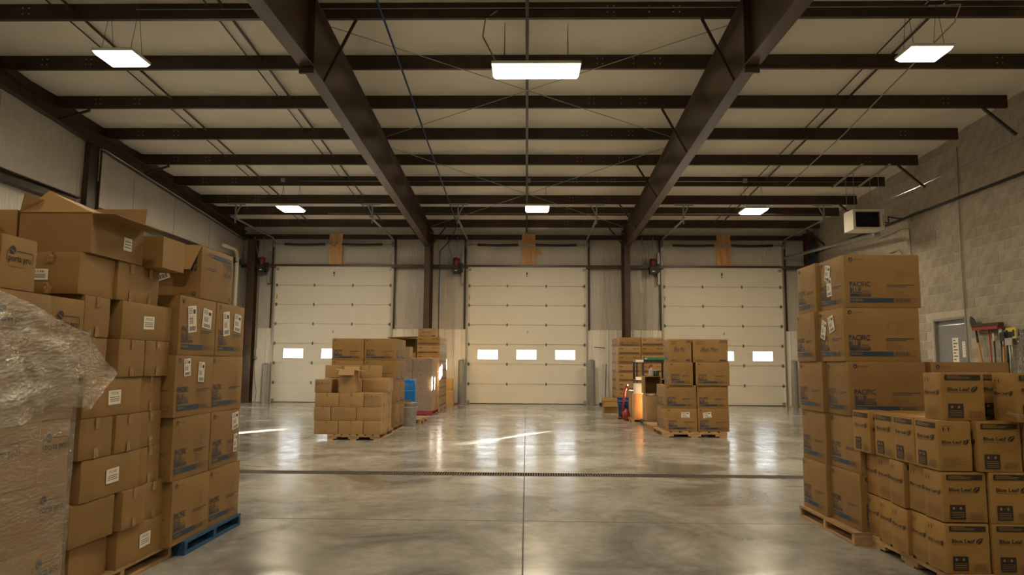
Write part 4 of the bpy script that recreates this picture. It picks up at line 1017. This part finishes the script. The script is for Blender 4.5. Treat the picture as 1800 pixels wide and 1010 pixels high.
G4 = 'black-printed yellow-brown cartons on the front right pallet'
pallet('wooden_pallet', 'wooden pallet under the black-printed cartons at front right', 2.33, 3.33, 4.06, 5.00 - .02, .08, WOODP, 'y')
Z4 = [.08, .352, .628, .904, 1.172]
WN, WW = .185, .242
def leaf(label, x, y, z0, z1, turned, rz=0.0, tilt=0.0):
    """turned: wide print faces the aisle; else it faces the viewer. x,y = near aisle corner"""
    w, d = (WN, WW) if turned else (WW, WN)
    arts = [('left', 'leafw'), ('front', 'leafn')] if turned else [('front', 'leafw'), ('left', 'leafn')]
    t = carton(label, x, x + w, y, y + d, z0, z1, G4, CARDY, arts, seam='y' if turned else 'x', tape=False, rz=rz, name='cardboard_box')
    if tilt: t.rotation_euler = (tilt, 0, rz)
    return t
S4 = 'black-printed pallet'
rnd = random.Random(11)
POS = ['at the near corner', 'second from the near corner', 'third from the near corner', 'fourth from the near corner', 'at the far end']
for k in (0, 1):
    for i in range(5):
        lean = [.0, .05, -.03, .045, -.02][i] * (1 if k else -.6)
        leaf('black-printed carton, %s tier, aisle side, %s, front right pallet' % (ORD[k], POS[i]), 2.30 + (0, .015, -.005, .02, .03)[i], 4.07 + i * .196, Z4[k] + .002, Z4[k + 1] - .004, False, lean, (0, .035, .03, 0, .012)[i] if k else (0, .02, .04, 0, 0)[i])
    for j in (1, 2): leaf('black-printed carton, %s tier, front row, %s from the aisle, front right pallet' % (ORD[k], ('', 'second', 'third')[j]), 2.30 + j * .251, 4.07 - .01 * j, Z4[k], Z4[k + 1], False, 0)
leaf('black-printed carton, third tier, at the near aisle corner, front right pallet', 2.295, 4.075, Z4[2], Z4[3], True)
for i in range(1, 4): leaf('black-printed carton, third tier, aisle side, %s, front right pallet' % (POS[i] if i < 3 else 'at the far end'), 2.295 + (0, 0, .004, -.01)[i], 4.075 + i * .248 + (.03 if i == 3 else 0), Z4[2], Z4[3], True)
for j in range(2): leaf('black-printed carton, third tier, front row, %s from the aisle, front right pallet' % (('second', 'third')[j]), 2.50 + j * .252, 4.06 - .01 * j, Z4[2], Z4[3], False)
for j in range(3):
    for i in range(3): leaf('black-printed carton with only its top showing, %s row, %s from the aisle' % (['nearest', 'middle', 'farthest'][i], ['second', 'third', 'fourth'][j]), 2.50 + j * .2, 4.262 + i * .255, Z4[2], Z4[3], True) if (i > 0 or j < 3) else None
leaf('black-printed carton, top tier, nearest the aisle, front right pallet', 2.345, 4.105, Z4[3], Z4[4], False, -.01)
leaf('black-printed carton, top tier, half hidden behind its neighbour', 2.625, 4.23, Z4[3], Z4[4], False)
leaf('black-printed carton, top tier, angled in front of its neighbour', 2.675, 3.99, Z4[3], Z4[4], False, .03)
m_ = MB(); t = thing('plastic_scrap', 'scrap of clear plastic poking out between black-printed boxes', 'plastic film', (2.70, 3.99, .90))
crumple(8, 6, lambda u, v: (-.10 + .25 * u, -.02 - .03 * v, .05 - .06 * u + .02 * v), .008, 5, FILM2, 'film', t, Vector((0, -1, 0)))

# ------------------------------------------------------------------ middle left group
G5 = 'plain cartons of the stepped middle left stack'
S5 = 'stepped middle left stack'
pallet('wooden_pallet', 'wooden pallet under the stepped plain cartons at middle left', -3.15, -2.32, 11.38, 12.5, .085, WOODP, 'x')
pallet('wooden_pallet', 'wooden pallet showing behind the stepped plain cartons', -3.45, -2.36, 12.72, 13.75, .085, WOODP, 'x')
Z5 = [.085, .300, .515, .735, .945]
xs0 = [(-3.375, -2.99), (-2.985, -2.59), (-2.585, -2.31)]
xs1 = [(-3.385, -3.115), (-3.11, -2.705), (-2.70, -2.31)]
for k, xs in enumerate((xs0, xs1, xs0)):
    for i, (a, b) in enumerate(xs):
        ar = [('front', 'ring')] if (k == 2 and i == 2) else []
        carton('plain tan carton, %s tier, front row, %s, %s' % (ORD[k], ('door side', 'middle', 'aisle side')[i], S5), a, b, 11.4, 11.82, Z5[k], Z5[k + 1], G5, CARD2, ar, seam='x' if i == 2 else 'y')
    carton('plain tan carton, %s tier, rear row, aisle side, stepped middle left stack' % ORD[k], -2.72, -2.325, 11.84, 12.38, Z5[k], Z5[k + 1], G5, CARD2, seam='x')
    if k == 2:
        carton('plain tan carton, third tier, rear row, door side, stepped middle left stack', -3.375, -2.73, 11.84, 12.38, Z5[k], Z5[k + 1], G5, CARD2, seam='x')
carton('plain tan carton with ring mark, lone front one of fourth tier, middle left', -3.39, -3.12, 11.42, 11.80, Z5[3], .948, G5, CARD2, [('front', 'ring')], seam='x', tape=False)
open_box('narrow open-topped carton standing in the middle of stepped stack', -3.0, -2.76, 11.42, 11.72, Z5[3] + .001, 1.10, G5, CARD2, 'top', [('right', radians(-8), .12), ('front', radians(-55), .10), ('left', radians(10), .08), ('back', radians(40), .08)])
carton('plain tan carton, fourth tier, aisle side, %s' % S5, -2.73, -2.30, 11.90, 12.34, Z5[3], .965, G5, CARD2, seam='x')
carton('plain tan carton, fourth tier, rear row, door side, stepped middle left stack', -3.38, -2.74, 11.90, 12.36, Z5[3], .960, G5, CARD2, seam='y')
carton('plain tan carton, highest of the stepped stack, door side', -3.39, -2.80, 11.98, 12.36, .966, 1.175, G5, CARD2, seam='y')
carton('plain tan carton, highest of the stepped stack, aisle side', -2.795, -2.50, 12.0, 12.36, .966, 1.175, G5, CARD2, seam='y')
G6 = 'blue-printed cartons of the middle left stack'
Z6 = [.085, .478, .871, 1.262, 1.652]
for k in range(4):
    for i, (a, b) in enumerate(((-3.49, -2.915), (-2.905, -2.33))):
        for j, (ya, yb) in enumerate(((12.72, 13.2), (13.21, 13.7))):
            if i == 0 and (j == 1 and k < 3): continue
            carton('blue-printed carton, %s tier, %s %s corner, middle left stack' % (ORD[k], ('near', 'far')[j], ('door-side', 'aisle-side')[i]), a, b, ya, yb, Z6[k], Z6[k + 1], G6, CARD, [('front', 'blue'), ('right', 'blue_n')], seam='y', tape=False)

# barrel and pail
pallet('wooden_pallet', 'dark wooden pallet under the blue barrel', -3.05, -2.14, 14.5, 15.55, .09, WOODP, 'y')
t = thing('plastic_barrel', 'bright blue plastic barrel behind the middle left cartons', 'barrel', (-2.64, 15.25, .091))
m_ = MB(); m_.lathe([(0, .765), (.24, .765), (.25, .785), (.275, .785), (.28, .76), (.272, .73), (.285, .70), (.29, .55), (.292, .40), (.29, .2), (.285, .07), (.27, .03), (.26, .0), (0, 0)], BARREL, 32); m_.build('body', t)
m_ = MB(); m_.lathe([(.288, .56), (.300, .55), (.300, .53), (.288, .52)], BARREL, 32); m_.lathe([(.288, .26), (.300, .25), (.300, .23), (.288, .22)], BARREL, 32); m_.build('rib', t)
m_ = MB(); m_.lathe([(0, .80), (.03, .80), (.035, .765)], BARREL, 12, (.15, 0, 0)); m_.build('bung', t)
t = thing('plastic_pail', 'grey translucent pail with cardboard scraps beside the aisle', 'pail', (-2.31, 14.15, 0))
m_ = MB(); m_.lathe([(0, .01), (.125, .0), (.135, .01), (.152, .43), (.160, .435), (.160, .455), (.150, .455), (.142, .43), (.12, .02)], PAIL, 28); m_.build('body', t)
m_ = MB(); m_.lathe([(.155, .37), (.163, .365), (.163, .355), (.155, .35)], PAIL, 28); m_.build('rib', t)
m_ = MB(); m_.slab([(-.05, -.12, .43), (.30, -.02, .475), (.31, .04, .475), (-.04, .02, .44)], .004, CARD2); m_.slab([(-.1, -.05, .40), (.05, -.09, .40), (.06, -.07, .50), (-.09, -.03, .49)], .004, CARD); m_.build('cardboard_scrap', t)

# film wrapped load on a red pallet
G7 = 'cartons wrapped on the red pallet'
pallet('red_pallet', 'red painted pallet under the film-wrapped load at middle left', -3.22, -2.22, 17.0, 18.1, .10, WOODR, 'x', 6, False)
for k in range(4):
    for i, (a, b) in enumerate(((-3.20, -2.73), (-2.72, -2.25))):
        carton('greyish carton under film, %s tier, %s, on the red pallet' % (ORD[k], ('wall side', 'aisle side')[i]), a, b, 17.02, 17.55, .10 + k * .31, .10 + (k + 1) * .31 - .002, G7, CARD2, [('front', 'ring')], seam='y', tape=False)
        if i == 1: carton('greyish carton under film, %s tier, rear aisle side, on the red pallet' % ORD[k], a, b, 17.56, 18.08, .10 + k * .31, .10 + (k + 1) * .31 - .002, G7, CARD2, (), seam='y', tape=False)
t = thing('shrink_wrap', 'clear film around the middle left load on the red pallet', 'plastic film', (-2.22, 17.0, 0))
def wrap7(u, v):
    L_ = u * 2.1
    p = (-.99 + L_, -.005) if L_ < 1.0 else (.005, (L_ - 1.0))
    bul = .02 * sin(pi * v)
    return (p[0] + (bul if L_ >= 1 else 0), p[1] - (bul if L_ < 1 else 0), .09 + v * 1.27)
crumple(60, 40, wrap7, .006, 8, FILM3, 'wrapped_film', t, Vector((.6, -.6, 0)))
crumple(30, 12, lambda u, v: (-1.0 + 1.0 * u, v * 1.08, 1.345 + .01 * sin(u * 20)), .015, 9, FILM, 'top_film', t, Vector((0, 0, 1)))
carton('small open-sided carton lying on the wrapped load of the red pallet', -2.82 - .42, -2.80, 17.1, 17.5, 1.37, 1.62, G7, CARD2, [('front', 'ring')], seam='y', tape=False)
G8 = 'shallow tan cases by the left column'
pallet('wooden_pallet', 'wooden pallet under shallow tan cases by the left column', -3.25, -2.24, 18.4, 20.2, .09, WOODP, 'y')
for k in range(8):
    for j in range(3):
        carton('shallow tan printed case, %s tier, %s stack, by the left column' % (ORD[k], ('nearest', 'middle', 'farthest')[j]), -2.84, -2.25, 18.42 + j * .56, 18.97 + j * .56, .09 + k * .228, .09 + (k + 1) * .228 - .002, G8, CARDY if k % 2 else CARD2, [('front', 'long'), ('right', 'long')] if j == 0 else [('right', 'long')], seam='x', tape=False)
carton('tan carton with script print, alone above the shallow tan cases', -2.83, -2.36, 18.5, 18.95, .09 + 8 * .228, 2.13, G8, CARD2, [('front', 'mist')], seam='x', tape=False)
t = thing('flat_cardboard_sheet', 'large flattened cardboard sheet lying left of the shallow tan cases', 'cardboard', (-3.2, 18.8, 1.88))
m_ = MB(); m_.slab([(-.42, -.35, 0), (.34, -.35, .02), (.34, .4, .03), (-.42, .4, .0)], .02, CARDY); m_.build('sheet', t)
for x_, z_, nm in ((-3.30, 1.50, 'wide dark-sided open carton under the flattened cardboard sheet'), ):
    open_box(nm, -3.55, -2.88, 18.5, 19.1, 1.5, 1.87, G8, CARD2, 'front', [])
carton('tan carton beneath the dark-sided open carton by the left column', -3.55, -2.88, 18.5, 19.1, .09, 1.498, G8, CARD2, seam='x', tape=False)
carton('small tan carton at the far end of the left column cases', -2.62, -2.14, 20.9, 21.3, 0, .44, 'small cartons near the left column', CARD2, seam='x')
carton('orange-brown carton on the small far tan carton', -2.58, -2.17, 20.92, 21.28, .441, .78, 'small cartons near the left column', CARDY, seam='x')
m_ = MB(); pts = [(-1.95 + .22 * cos(t_ * .7), 21.85 + .12 * sin(t_ * .7), .015 + .004 * (t_ // 9)) for t_ in range(27)]
m_.tube(pts, .014, REDH, 6); tag(m_.build('floor_hose', None), 'coil of red hose lying on floor left of door 7', 'hose')
bpy.data.objects['floor_hose'].location = (-.28, -.1, 0)

# ------------------------------------------------------------------ middle right group
G9 = 'printed cartons of the middle right stack'
pallet('wooden_pallet', 'notched wooden pallet under the middle right stack, end to viewer', 2.30, 3.40, 12.28, 13.3, .095, WOODP, 'x')
Z9 = [.095, .482, .872, 1.262, 1.66]
cols = [[(2.38, 2.905), (2.915, 3.445)], [(2.37, 2.905), (2.915, 3.445)], [(2.44, 2.85), (2.90, 3.47)], [(2.45, 2.835), (2.86, 3.46)]]
for k in range(4):
    for i, (a, b) in enumerate(cols[k]):
        st = [('front', (.62, .30)[i], .72, .14, .095, 'big', (0, .12)[i])] if k == 0 else []
        art = [('front', 'mist')] if k == 3 else [('front', 'blue')]
        carton('%s carton, %s tier, %s, middle right stack' % ('script-printed' if k == 3 else 'blue-printed', ORD[k], ('aisle side', 'wall side')[i]), a, b, 12.3 + (.02 if k % 2 else 0), 12.74, Z9[k], Z9[k + 1], G9, CARD, art + [('left', 'blue_n')], seam='y', tape=False, stickers=st)
    if k < 2: carton('blue-printed carton, %s tier, rear aisle side, middle right stack' % ORD[k], 2.385, 2.90, 12.76, 13.2, Z9[k], Z9[k + 1], G9, CARD, [('left', 'blue_n')], seam='y', tape=False)
m_ = MB(); m_.box(-.13, .13, -.5, .5, 0, .085, WOODP); m_.box(-.16, .1, -.42, .5, .087, .11, WOODP)
tag(m_.build('timber_block', None, (2.44, 13.65, 0)), 'short timber blocks on the floor behind middle right stack', 'timber')

# cartons and oddments behind
G10 = 'open cartons behind the middle right stack'
pallet('dark_plastic_pallet', 'dark green pallet behind the middle right stack', 2.40, 3.2, 14.3, 15.22, .09, WOODG, 'y')
carton('tan carton standing lowest on the dark green pallet, wall side', 2.66, 3.05, 14.5, 15.0, .09, .64, G10, CARD2, seam='y', tape=False)
carton('tan carton standing lowest on the dark green pallet, aisle side', 2.42, 2.65, 14.55, 15.05, .09, .60, G10, CARD2, seam='y', tape=False)
open_box('open-sided tan carton above the dark green pallet, aisle side', 2.40, 2.72, 14.55, 15.0, .64, .985, G10, CARD2, 'front', [('left', radians(60), .05)])
open_box('open-sided tan carton above the dark green pallet, wall side', 2.73, 3.08, 14.5, 15.0, .641, .93, G10, CARD2, 'front', [])
open_box('open-sided tall carton leaning beside the printed stack', 2.78, 3.10, 14.1, 14.5, .95, 1.33, G10, CARD2, 'front', [])
carton('tan carton holding up the leaning open carton', 2.79, 3.1, 14.08, 14.48, .0, .949, G10, CARD2, seam='y', tape=False)
t = thing('spray_bottle', 'clear spray bottle with red trigger on open carton', 'bottle', (2.55, 14.7, .987))
m_ = MB(); m_.lathe([(0, 0), (.045, 0), (.05, .02), (.05, .13), (.02, .17), (.016, .19), (0, .19)], PAIL, 14); m_.build('bottle', t)
m_ = MB(); m_.box(-.035, .03, -.02, .02, .19, .235, RED); m_.box(-.05, -.03, -.01, .01, .15, .20, RED); m_.build('trigger', t)
t = thing('glass_jar', 'dark green jar with pale lid on open carton', 'jar', (2.66, 14.72, .987))
m_ = MB(); m_.lathe([(0, 0), (.055, 0), (.06, .02), (.06, .09), (.045, .11)], WOODG, 16); m_.build('jar', t); m_ = MB(); m_.lathe([(.05, .11), (.05, .13), (0, .13)], PAIL, 16); m_.build('lid', t)

t = thing('black_rack', 'black metal rack frame with white end label behind open cartons', 'rack', (2.80, 16.40, 0))
for x, y in ((-.31, -.2), (-.17, -.2), (.35, -.2), (-.31, .25), (.35, .25)):
    m_ = MB(); m_.box(x - .02, x + .02, y - .02, y + .02, 0, 1.32, DARK); m_.build('post', t)
m_ = MB(); m_.box(-.33, .37, -.22, .27, 1.28, 1.34, DARK); m_.build('top_shelf', t)
m_ = MB(); m_.box(-.33, .37, -.22, .27, .86, .89, DARK); m_.build('shelf', t)
m_ = MB(); m_.box(-.335, -.16, -.226, -.221, 1.28, 1.335, PAPER); m_.box(-.335, -.16, -.226, -.221, .88, .95, PAPER); m_.build('white_end_label', t)
t = thing('green_tray', 'green plastic tray lying on the black rack', 'tray', (2.95, 16.35, 1.341))
m_ = MB(); m_.box(-.22, .24, -.16, .2, 0, .012, GREENP); m_.box(-.22, .24, -.16, -.15, .012, .04, GREENP); m_.box(-.22, .24, .19, .2, .012, .05, GREENP); m_.box(-.22, -.21, -.15, .19, .012, .04, GREENP); m_.box(.23, .24, -.15, .19, .012, .05, GREENP); m_.build('tray', t)
carton('white crate-like carton in front of the black rack', 2.32, 2.49, 15.32, 15.62, .60, .82, G10, FOAMW, seam='x', tape=False)
pallet('wooden_pallet', 'small wooden pallet under the orange carton', 2.24, 2.62, 15.26, 16.10, .08, WOODP, 'y', 5)
ORC = mat('orange_cardboard', (0.62, 0.30, 0.10), .55, noise=.1)
carton('orange upright carton under the white crate carton', 2.30, 2.48, 15.30, 15.68, .08, .60, G10, ORC, seam='x')
carton('tan upright carton next behind the orange one', 2.28, 2.46, 15.70, 16.08, .08, .66, G10, CARD2, seam='x')
t = thing('hand_truck', 'small red hand truck standing on the aisle floor', 'hand truck', (2.19, 16.5, 0))
m_ = MB()
for y in (-.12, .12): m_.tube([(0, y, .12), (.06, y, .62), (.10, y, .72)], .014, RED, 8)
m_.tube([(.10, -.12, .72), (.13, 0, .76), (.10, .12, .72)], .014, RED, 8)
for z in (.25, .42): m_.tube([(.02 + z * .08, -.12, z), (.02 + z * .08, .12, z)], .010, RED, 6)
m_.build('frame', t)
m_ = MB(); m_.box(-.10, .02, -.14, .14, .02, .03, RED); m_.build('toe_plate', t)
for y in (-.17, .17):
    m_ = MB(); m_.tube([(.04, y - .022, .085), (.04, y + .022, .085)], .085, DARK, 16); m_.build('wheel', t)
t = thing('red_fuel_can', 'small red rounded container at the foot of the hand truck', 'container', (2.22, 16.0, 0))
m_ = MB(); m_.lathe([(0, 0), (.07, 0), (.085, .03), (.085, .16), (.05, .21), (.03, .22), (.03, .25), (0, .25)], RED, 16); m_.build('can', t)
for x, y, lab in ((2.33, 17.3, 'dark blue bucket stack nearest the aisle by tan cases'), (2.62, 17.45, 'dark blue bucket stack behind its aisle-side twin')):
    t = thing('bucket', lab, 'bucket', (x, y, 0), 0, 'dark blue buckets')
    m_ = MB(); m_.lathe([(0, 0), (.12, 0), (.145, .33), (.158, .335), (.158, .36), (.145, .36), (.148, .42), (.160, .425), (.160, .45), (.14, .45), (.12, .2)], BINB, 24); m_.build('body', t)
    m_ = MB(); m_.lathe([(.15, .31), (.156, .30), (.156, .285), (.146, .28)], BINB, 24); m_.build('rib', t)

# tall case stack at right column
G11 = 'shallow tan cases by the right column'
pallet('wooden_pallet', 'wooden pallet under shallow tan cases by the right column', 2.30, 3.60, 18.45, 19.8, .09, WOODP, 'x')
for k in range(8):
    z0 = .09 + k * .230
    for i, (a, b) in enumerate(((2.365, 2.955), (2.965, 3.56))):
        lab_ = 'blue-marked carton, top of the aisle-side stack by the right column' if (k == 7 and i == 0) else 'shallow tan printed case, %s tier, %s stack, by the right column' % (ORD[k], ('aisle-side', 'wall side')[i])
        carton(lab_, a + (.03 if (k == 7 and i == 0) else 0), b, 18.5, 18.93, z0, z0 + .228, G11, CARD if (k == 7 and i == 0) else (CARDY if (k + i) % 2 else CARD2), [('front', 'blue' if (k == 7 and i == 0) else 'long')], seam='y', tape=False)
    for j in (1, 2): carton('shallow tan case, %s tier, %s row behind, by the right column' % (ORD[k], ('', 'first', 'second')[j]), 2.365, 2.955, 18.5 + j * .44, 18.93 + j * .44, z0, z0 + .228, G11, CARD2, [('left', 'long')], seam='y', tape=False)
open_box('small open tan carton on floor near the right bollard', 1.98, 2.36, 18.4, 18.8, 0, .28, 'loose cartons', CARDY, 'top', [('front', radians(-70), .13), ('left', radians(30), .08), ('back', radians(50), .1)])
# brooms leaning by the right cases
for i, (x, mt_, lab) in enumerate(((2.32, GALVD, 'grey-handled mop leaning on white wall beside right cases'), (2.42, BINB, 'blue-handled squeegee leaning on white wall beside right cases'))):
    t = thing('mop', lab, 'mop', (x, 21.7, 0)); m_ = MB(); m_.tube([(-.05, 0, .05), (.03, .3, 1.25)], .012, mt_, 6); m_.build('handle', t)
    m_ = MB(); m_.box(-.12, .05, -.05, .03, 0, .09 + .06 * i, DARK); m_.build('head', t)
t = thing('wall_hook', 'short thin metal hook sticking out of wall right of door 7', 'hook', (2.42, YB - .05, 1.74)); m_ = MB(); m_.tube([(-.35, -.3, .01), (0, 0, 0)], .012, DARK, 6); m_.build('rod', t)

# ------------------------------------------------------------------ tools on the block wall
XW = 8.90
def tool(name, label, cat): return thing(name, label, cat, (XW, 0, 0), 0, 'tools hung on the block wall')
t = tool('spade', 'round-point spade hung blade-up with bent orange handle', 'spade')
m_ = MB(); m_.tube([(0, 14.27, 1.95), (0, 14.24, 1.75), (0, 14.22, 1.68)], .02, DARK, 8); m_.build('socket', t)
m_ = MB(); m_.tube([(0, 14.22, 1.70), (0, 14.13, 1.30), (0, 14.05, .8)], .018, ORANGE, 8); m_.build('handle', t)
m_ = MB(); pr = []
vs = []
for j in range(7):
    v = j / 6; wd = .105 * math.sqrt(max(0, 1 - (max(0, v - .45) / .55) ** 2)) if v > .45 else .105 * (.75 + .25 * v / .45)
    for i in range(7):
        u = (i - 3) / 3; vs.append((-.03 + .03 * u * u, 14.30 + u * wd + v * .09, 1.95 + v * .27))
m_.add(vs, [(j * 7 + i, j * 7 + i + 1, (j + 1) * 7 + i + 1, (j + 1) * 7 + i) for j in range(6) for i in range(6)], DARK, True)
m_.add([(p[0] + .004, p[1], p[2]) for p in vs], [(j * 7 + i, (j + 1) * 7 + i, (j + 1) * 7 + i + 1, j * 7 + i + 1) for j in range(6) for i in range(6)], DARK, True); m_.build('blade', t)
t = tool('push_broom', 'wide red push broom hung head-up on red handle', 'broom')
m_ = MB(); m_.box(-.10, .03, 13.48, 14.24, 1.955, 1.985, RED); m_.box(-.10, -.085, 13.48, 14.24, 1.93, 1.955, RED); m_.build('head', t)
m_ = MB(); m_.box(-.09, .02, 13.46, 14.26, 1.986, 2.055, mat('brown_bristle', (.09, .045, .03), .9, noise=.3, nscale=60, bump=.8, bscale=120)); o = m_.build('bristles', t)
m_ = MB(); m_.tube([(-.03, 13.83, 1.955), (0, 13.82, .7)], .014, REDH, 8); m_.build('handle', t)
t = tool('rake', 'dark green handled tool next to the red broom handle', 'tool')
m_ = MB(); m_.tube([(0, 13.74, 1.72), (0, 13.74, .7)], .015, GREENH, 8); m_.build('handle', t)
m_ = MB(); m_.tube([(0, 13.75, 1.86), (0, 13.745, 1.70)], .018, FOAMW, 8); m_.build('grip', t)
t = tool('squeegee', 'white-topped green handled tool at the end of the red broom', 'tool')
m_ = MB(); m_.tube([(0, 13.55, 1.94), (0, 13.55, 1.84)], .028, FOAMW, 8); m_.build('end_cap', t)
m_ = MB(); m_.tube([(0, 13.55, 1.86), (0, 13.52, .7)], .018, GREENH, 8); m_.build('handle', t)
t = tool('ice_scraper', 'orange handled tool with grey blade between green and black handles', 'tool')
m_ = MB(); m_.tube([(-.02, 13.45, 1.60), (-.02, 13.48, .9)], .02, ORANGE, 8); m_.build('handle', t)
m_ = MB(); m_.tube([(-.02, 13.45, 1.74), (-.02, 13.455, 1.58)], .017, GALVD, 8); m_.box(-.04, 0, 13.38, 13.52, 1.70, 1.86, DARK); m_.build('blade', t)
t = tool('black_pole', 'long black pole hanging beside the grey snow shovel', 'pole')
m_ = MB(); m_.tube([(0, 13.36, 1.9), (0, 13.40, .75)], .02, DARK, 8); m_.build('pole', t)
t = tool('snow_shovel', 'grey snow shovel hung under a yellow card', 'shovel')
m_ = MB(); m_.tube([(-.03, 13.27, 1.72), (-.03, 13.26, 1.0)], .018, GALV, 8); m_.build('handle', t)
m_ = MB(); m_.box(-.05, -.03, 13.18, 13.36, 1.62, 1.75, PAIL); m_.tube([(-.03, 13.2, 1.72), (-.03, 13.22, 1.1)], .012, GALV, 8); m_.build('blade', t)
t = tool('yellow_package', 'yellow and black hang-card pinned above the grey snow shovel', 'package')
m_ = MB(); m_.box(0, .03, 13.13, 13.40, 1.74, 1.94, YELL); m_.build('card', t)
m_ = MB(); m_.box(-.003, 0, 13.22, 13.34, 1.76, 1.87, DARK); m_.box(-.004, 0, 13.16, 13.21, 1.78, 1.9, DARK); m_.build('print', t)
t = tool('chain_bundle', 'hanging bundle of grey chains at the end of tool row', 'chain')
m_ = MB(); rn = random.Random(4)
for c_ in range(5):
    for k in range(26):
        y = 13.10 - c_ * .035 + rn.uniform(-.008, .008); z = 1.88 - k * .045
        m_.tube([(rn.uniform(-.02, .02), y, z), (rn.uniform(-.02, .02), y + rn.uniform(-.015, .015), z - .04)], .009, GALVD, 5)
o = m_.build('links', t); o['kind'] = 'stuff'
t = thing('tool_rail', 'thin wall rail with hooks carrying the tool row', 'rail', (8.955, 0, 0))
m_ = MB(); m_.box(-.005, .02, 12.7, 14.4, 1.885, 1.915, GALVD)
for y in (14.22, 13.82, 13.74, 13.55, 13.45, 13.36, 13.27, 13.1, 12.95): m_.box(-.05, -.005, y - .008, y + .008, 1.89, 1.905, GALVD)
m_.build('rail', t)
print('cartons', NCART)
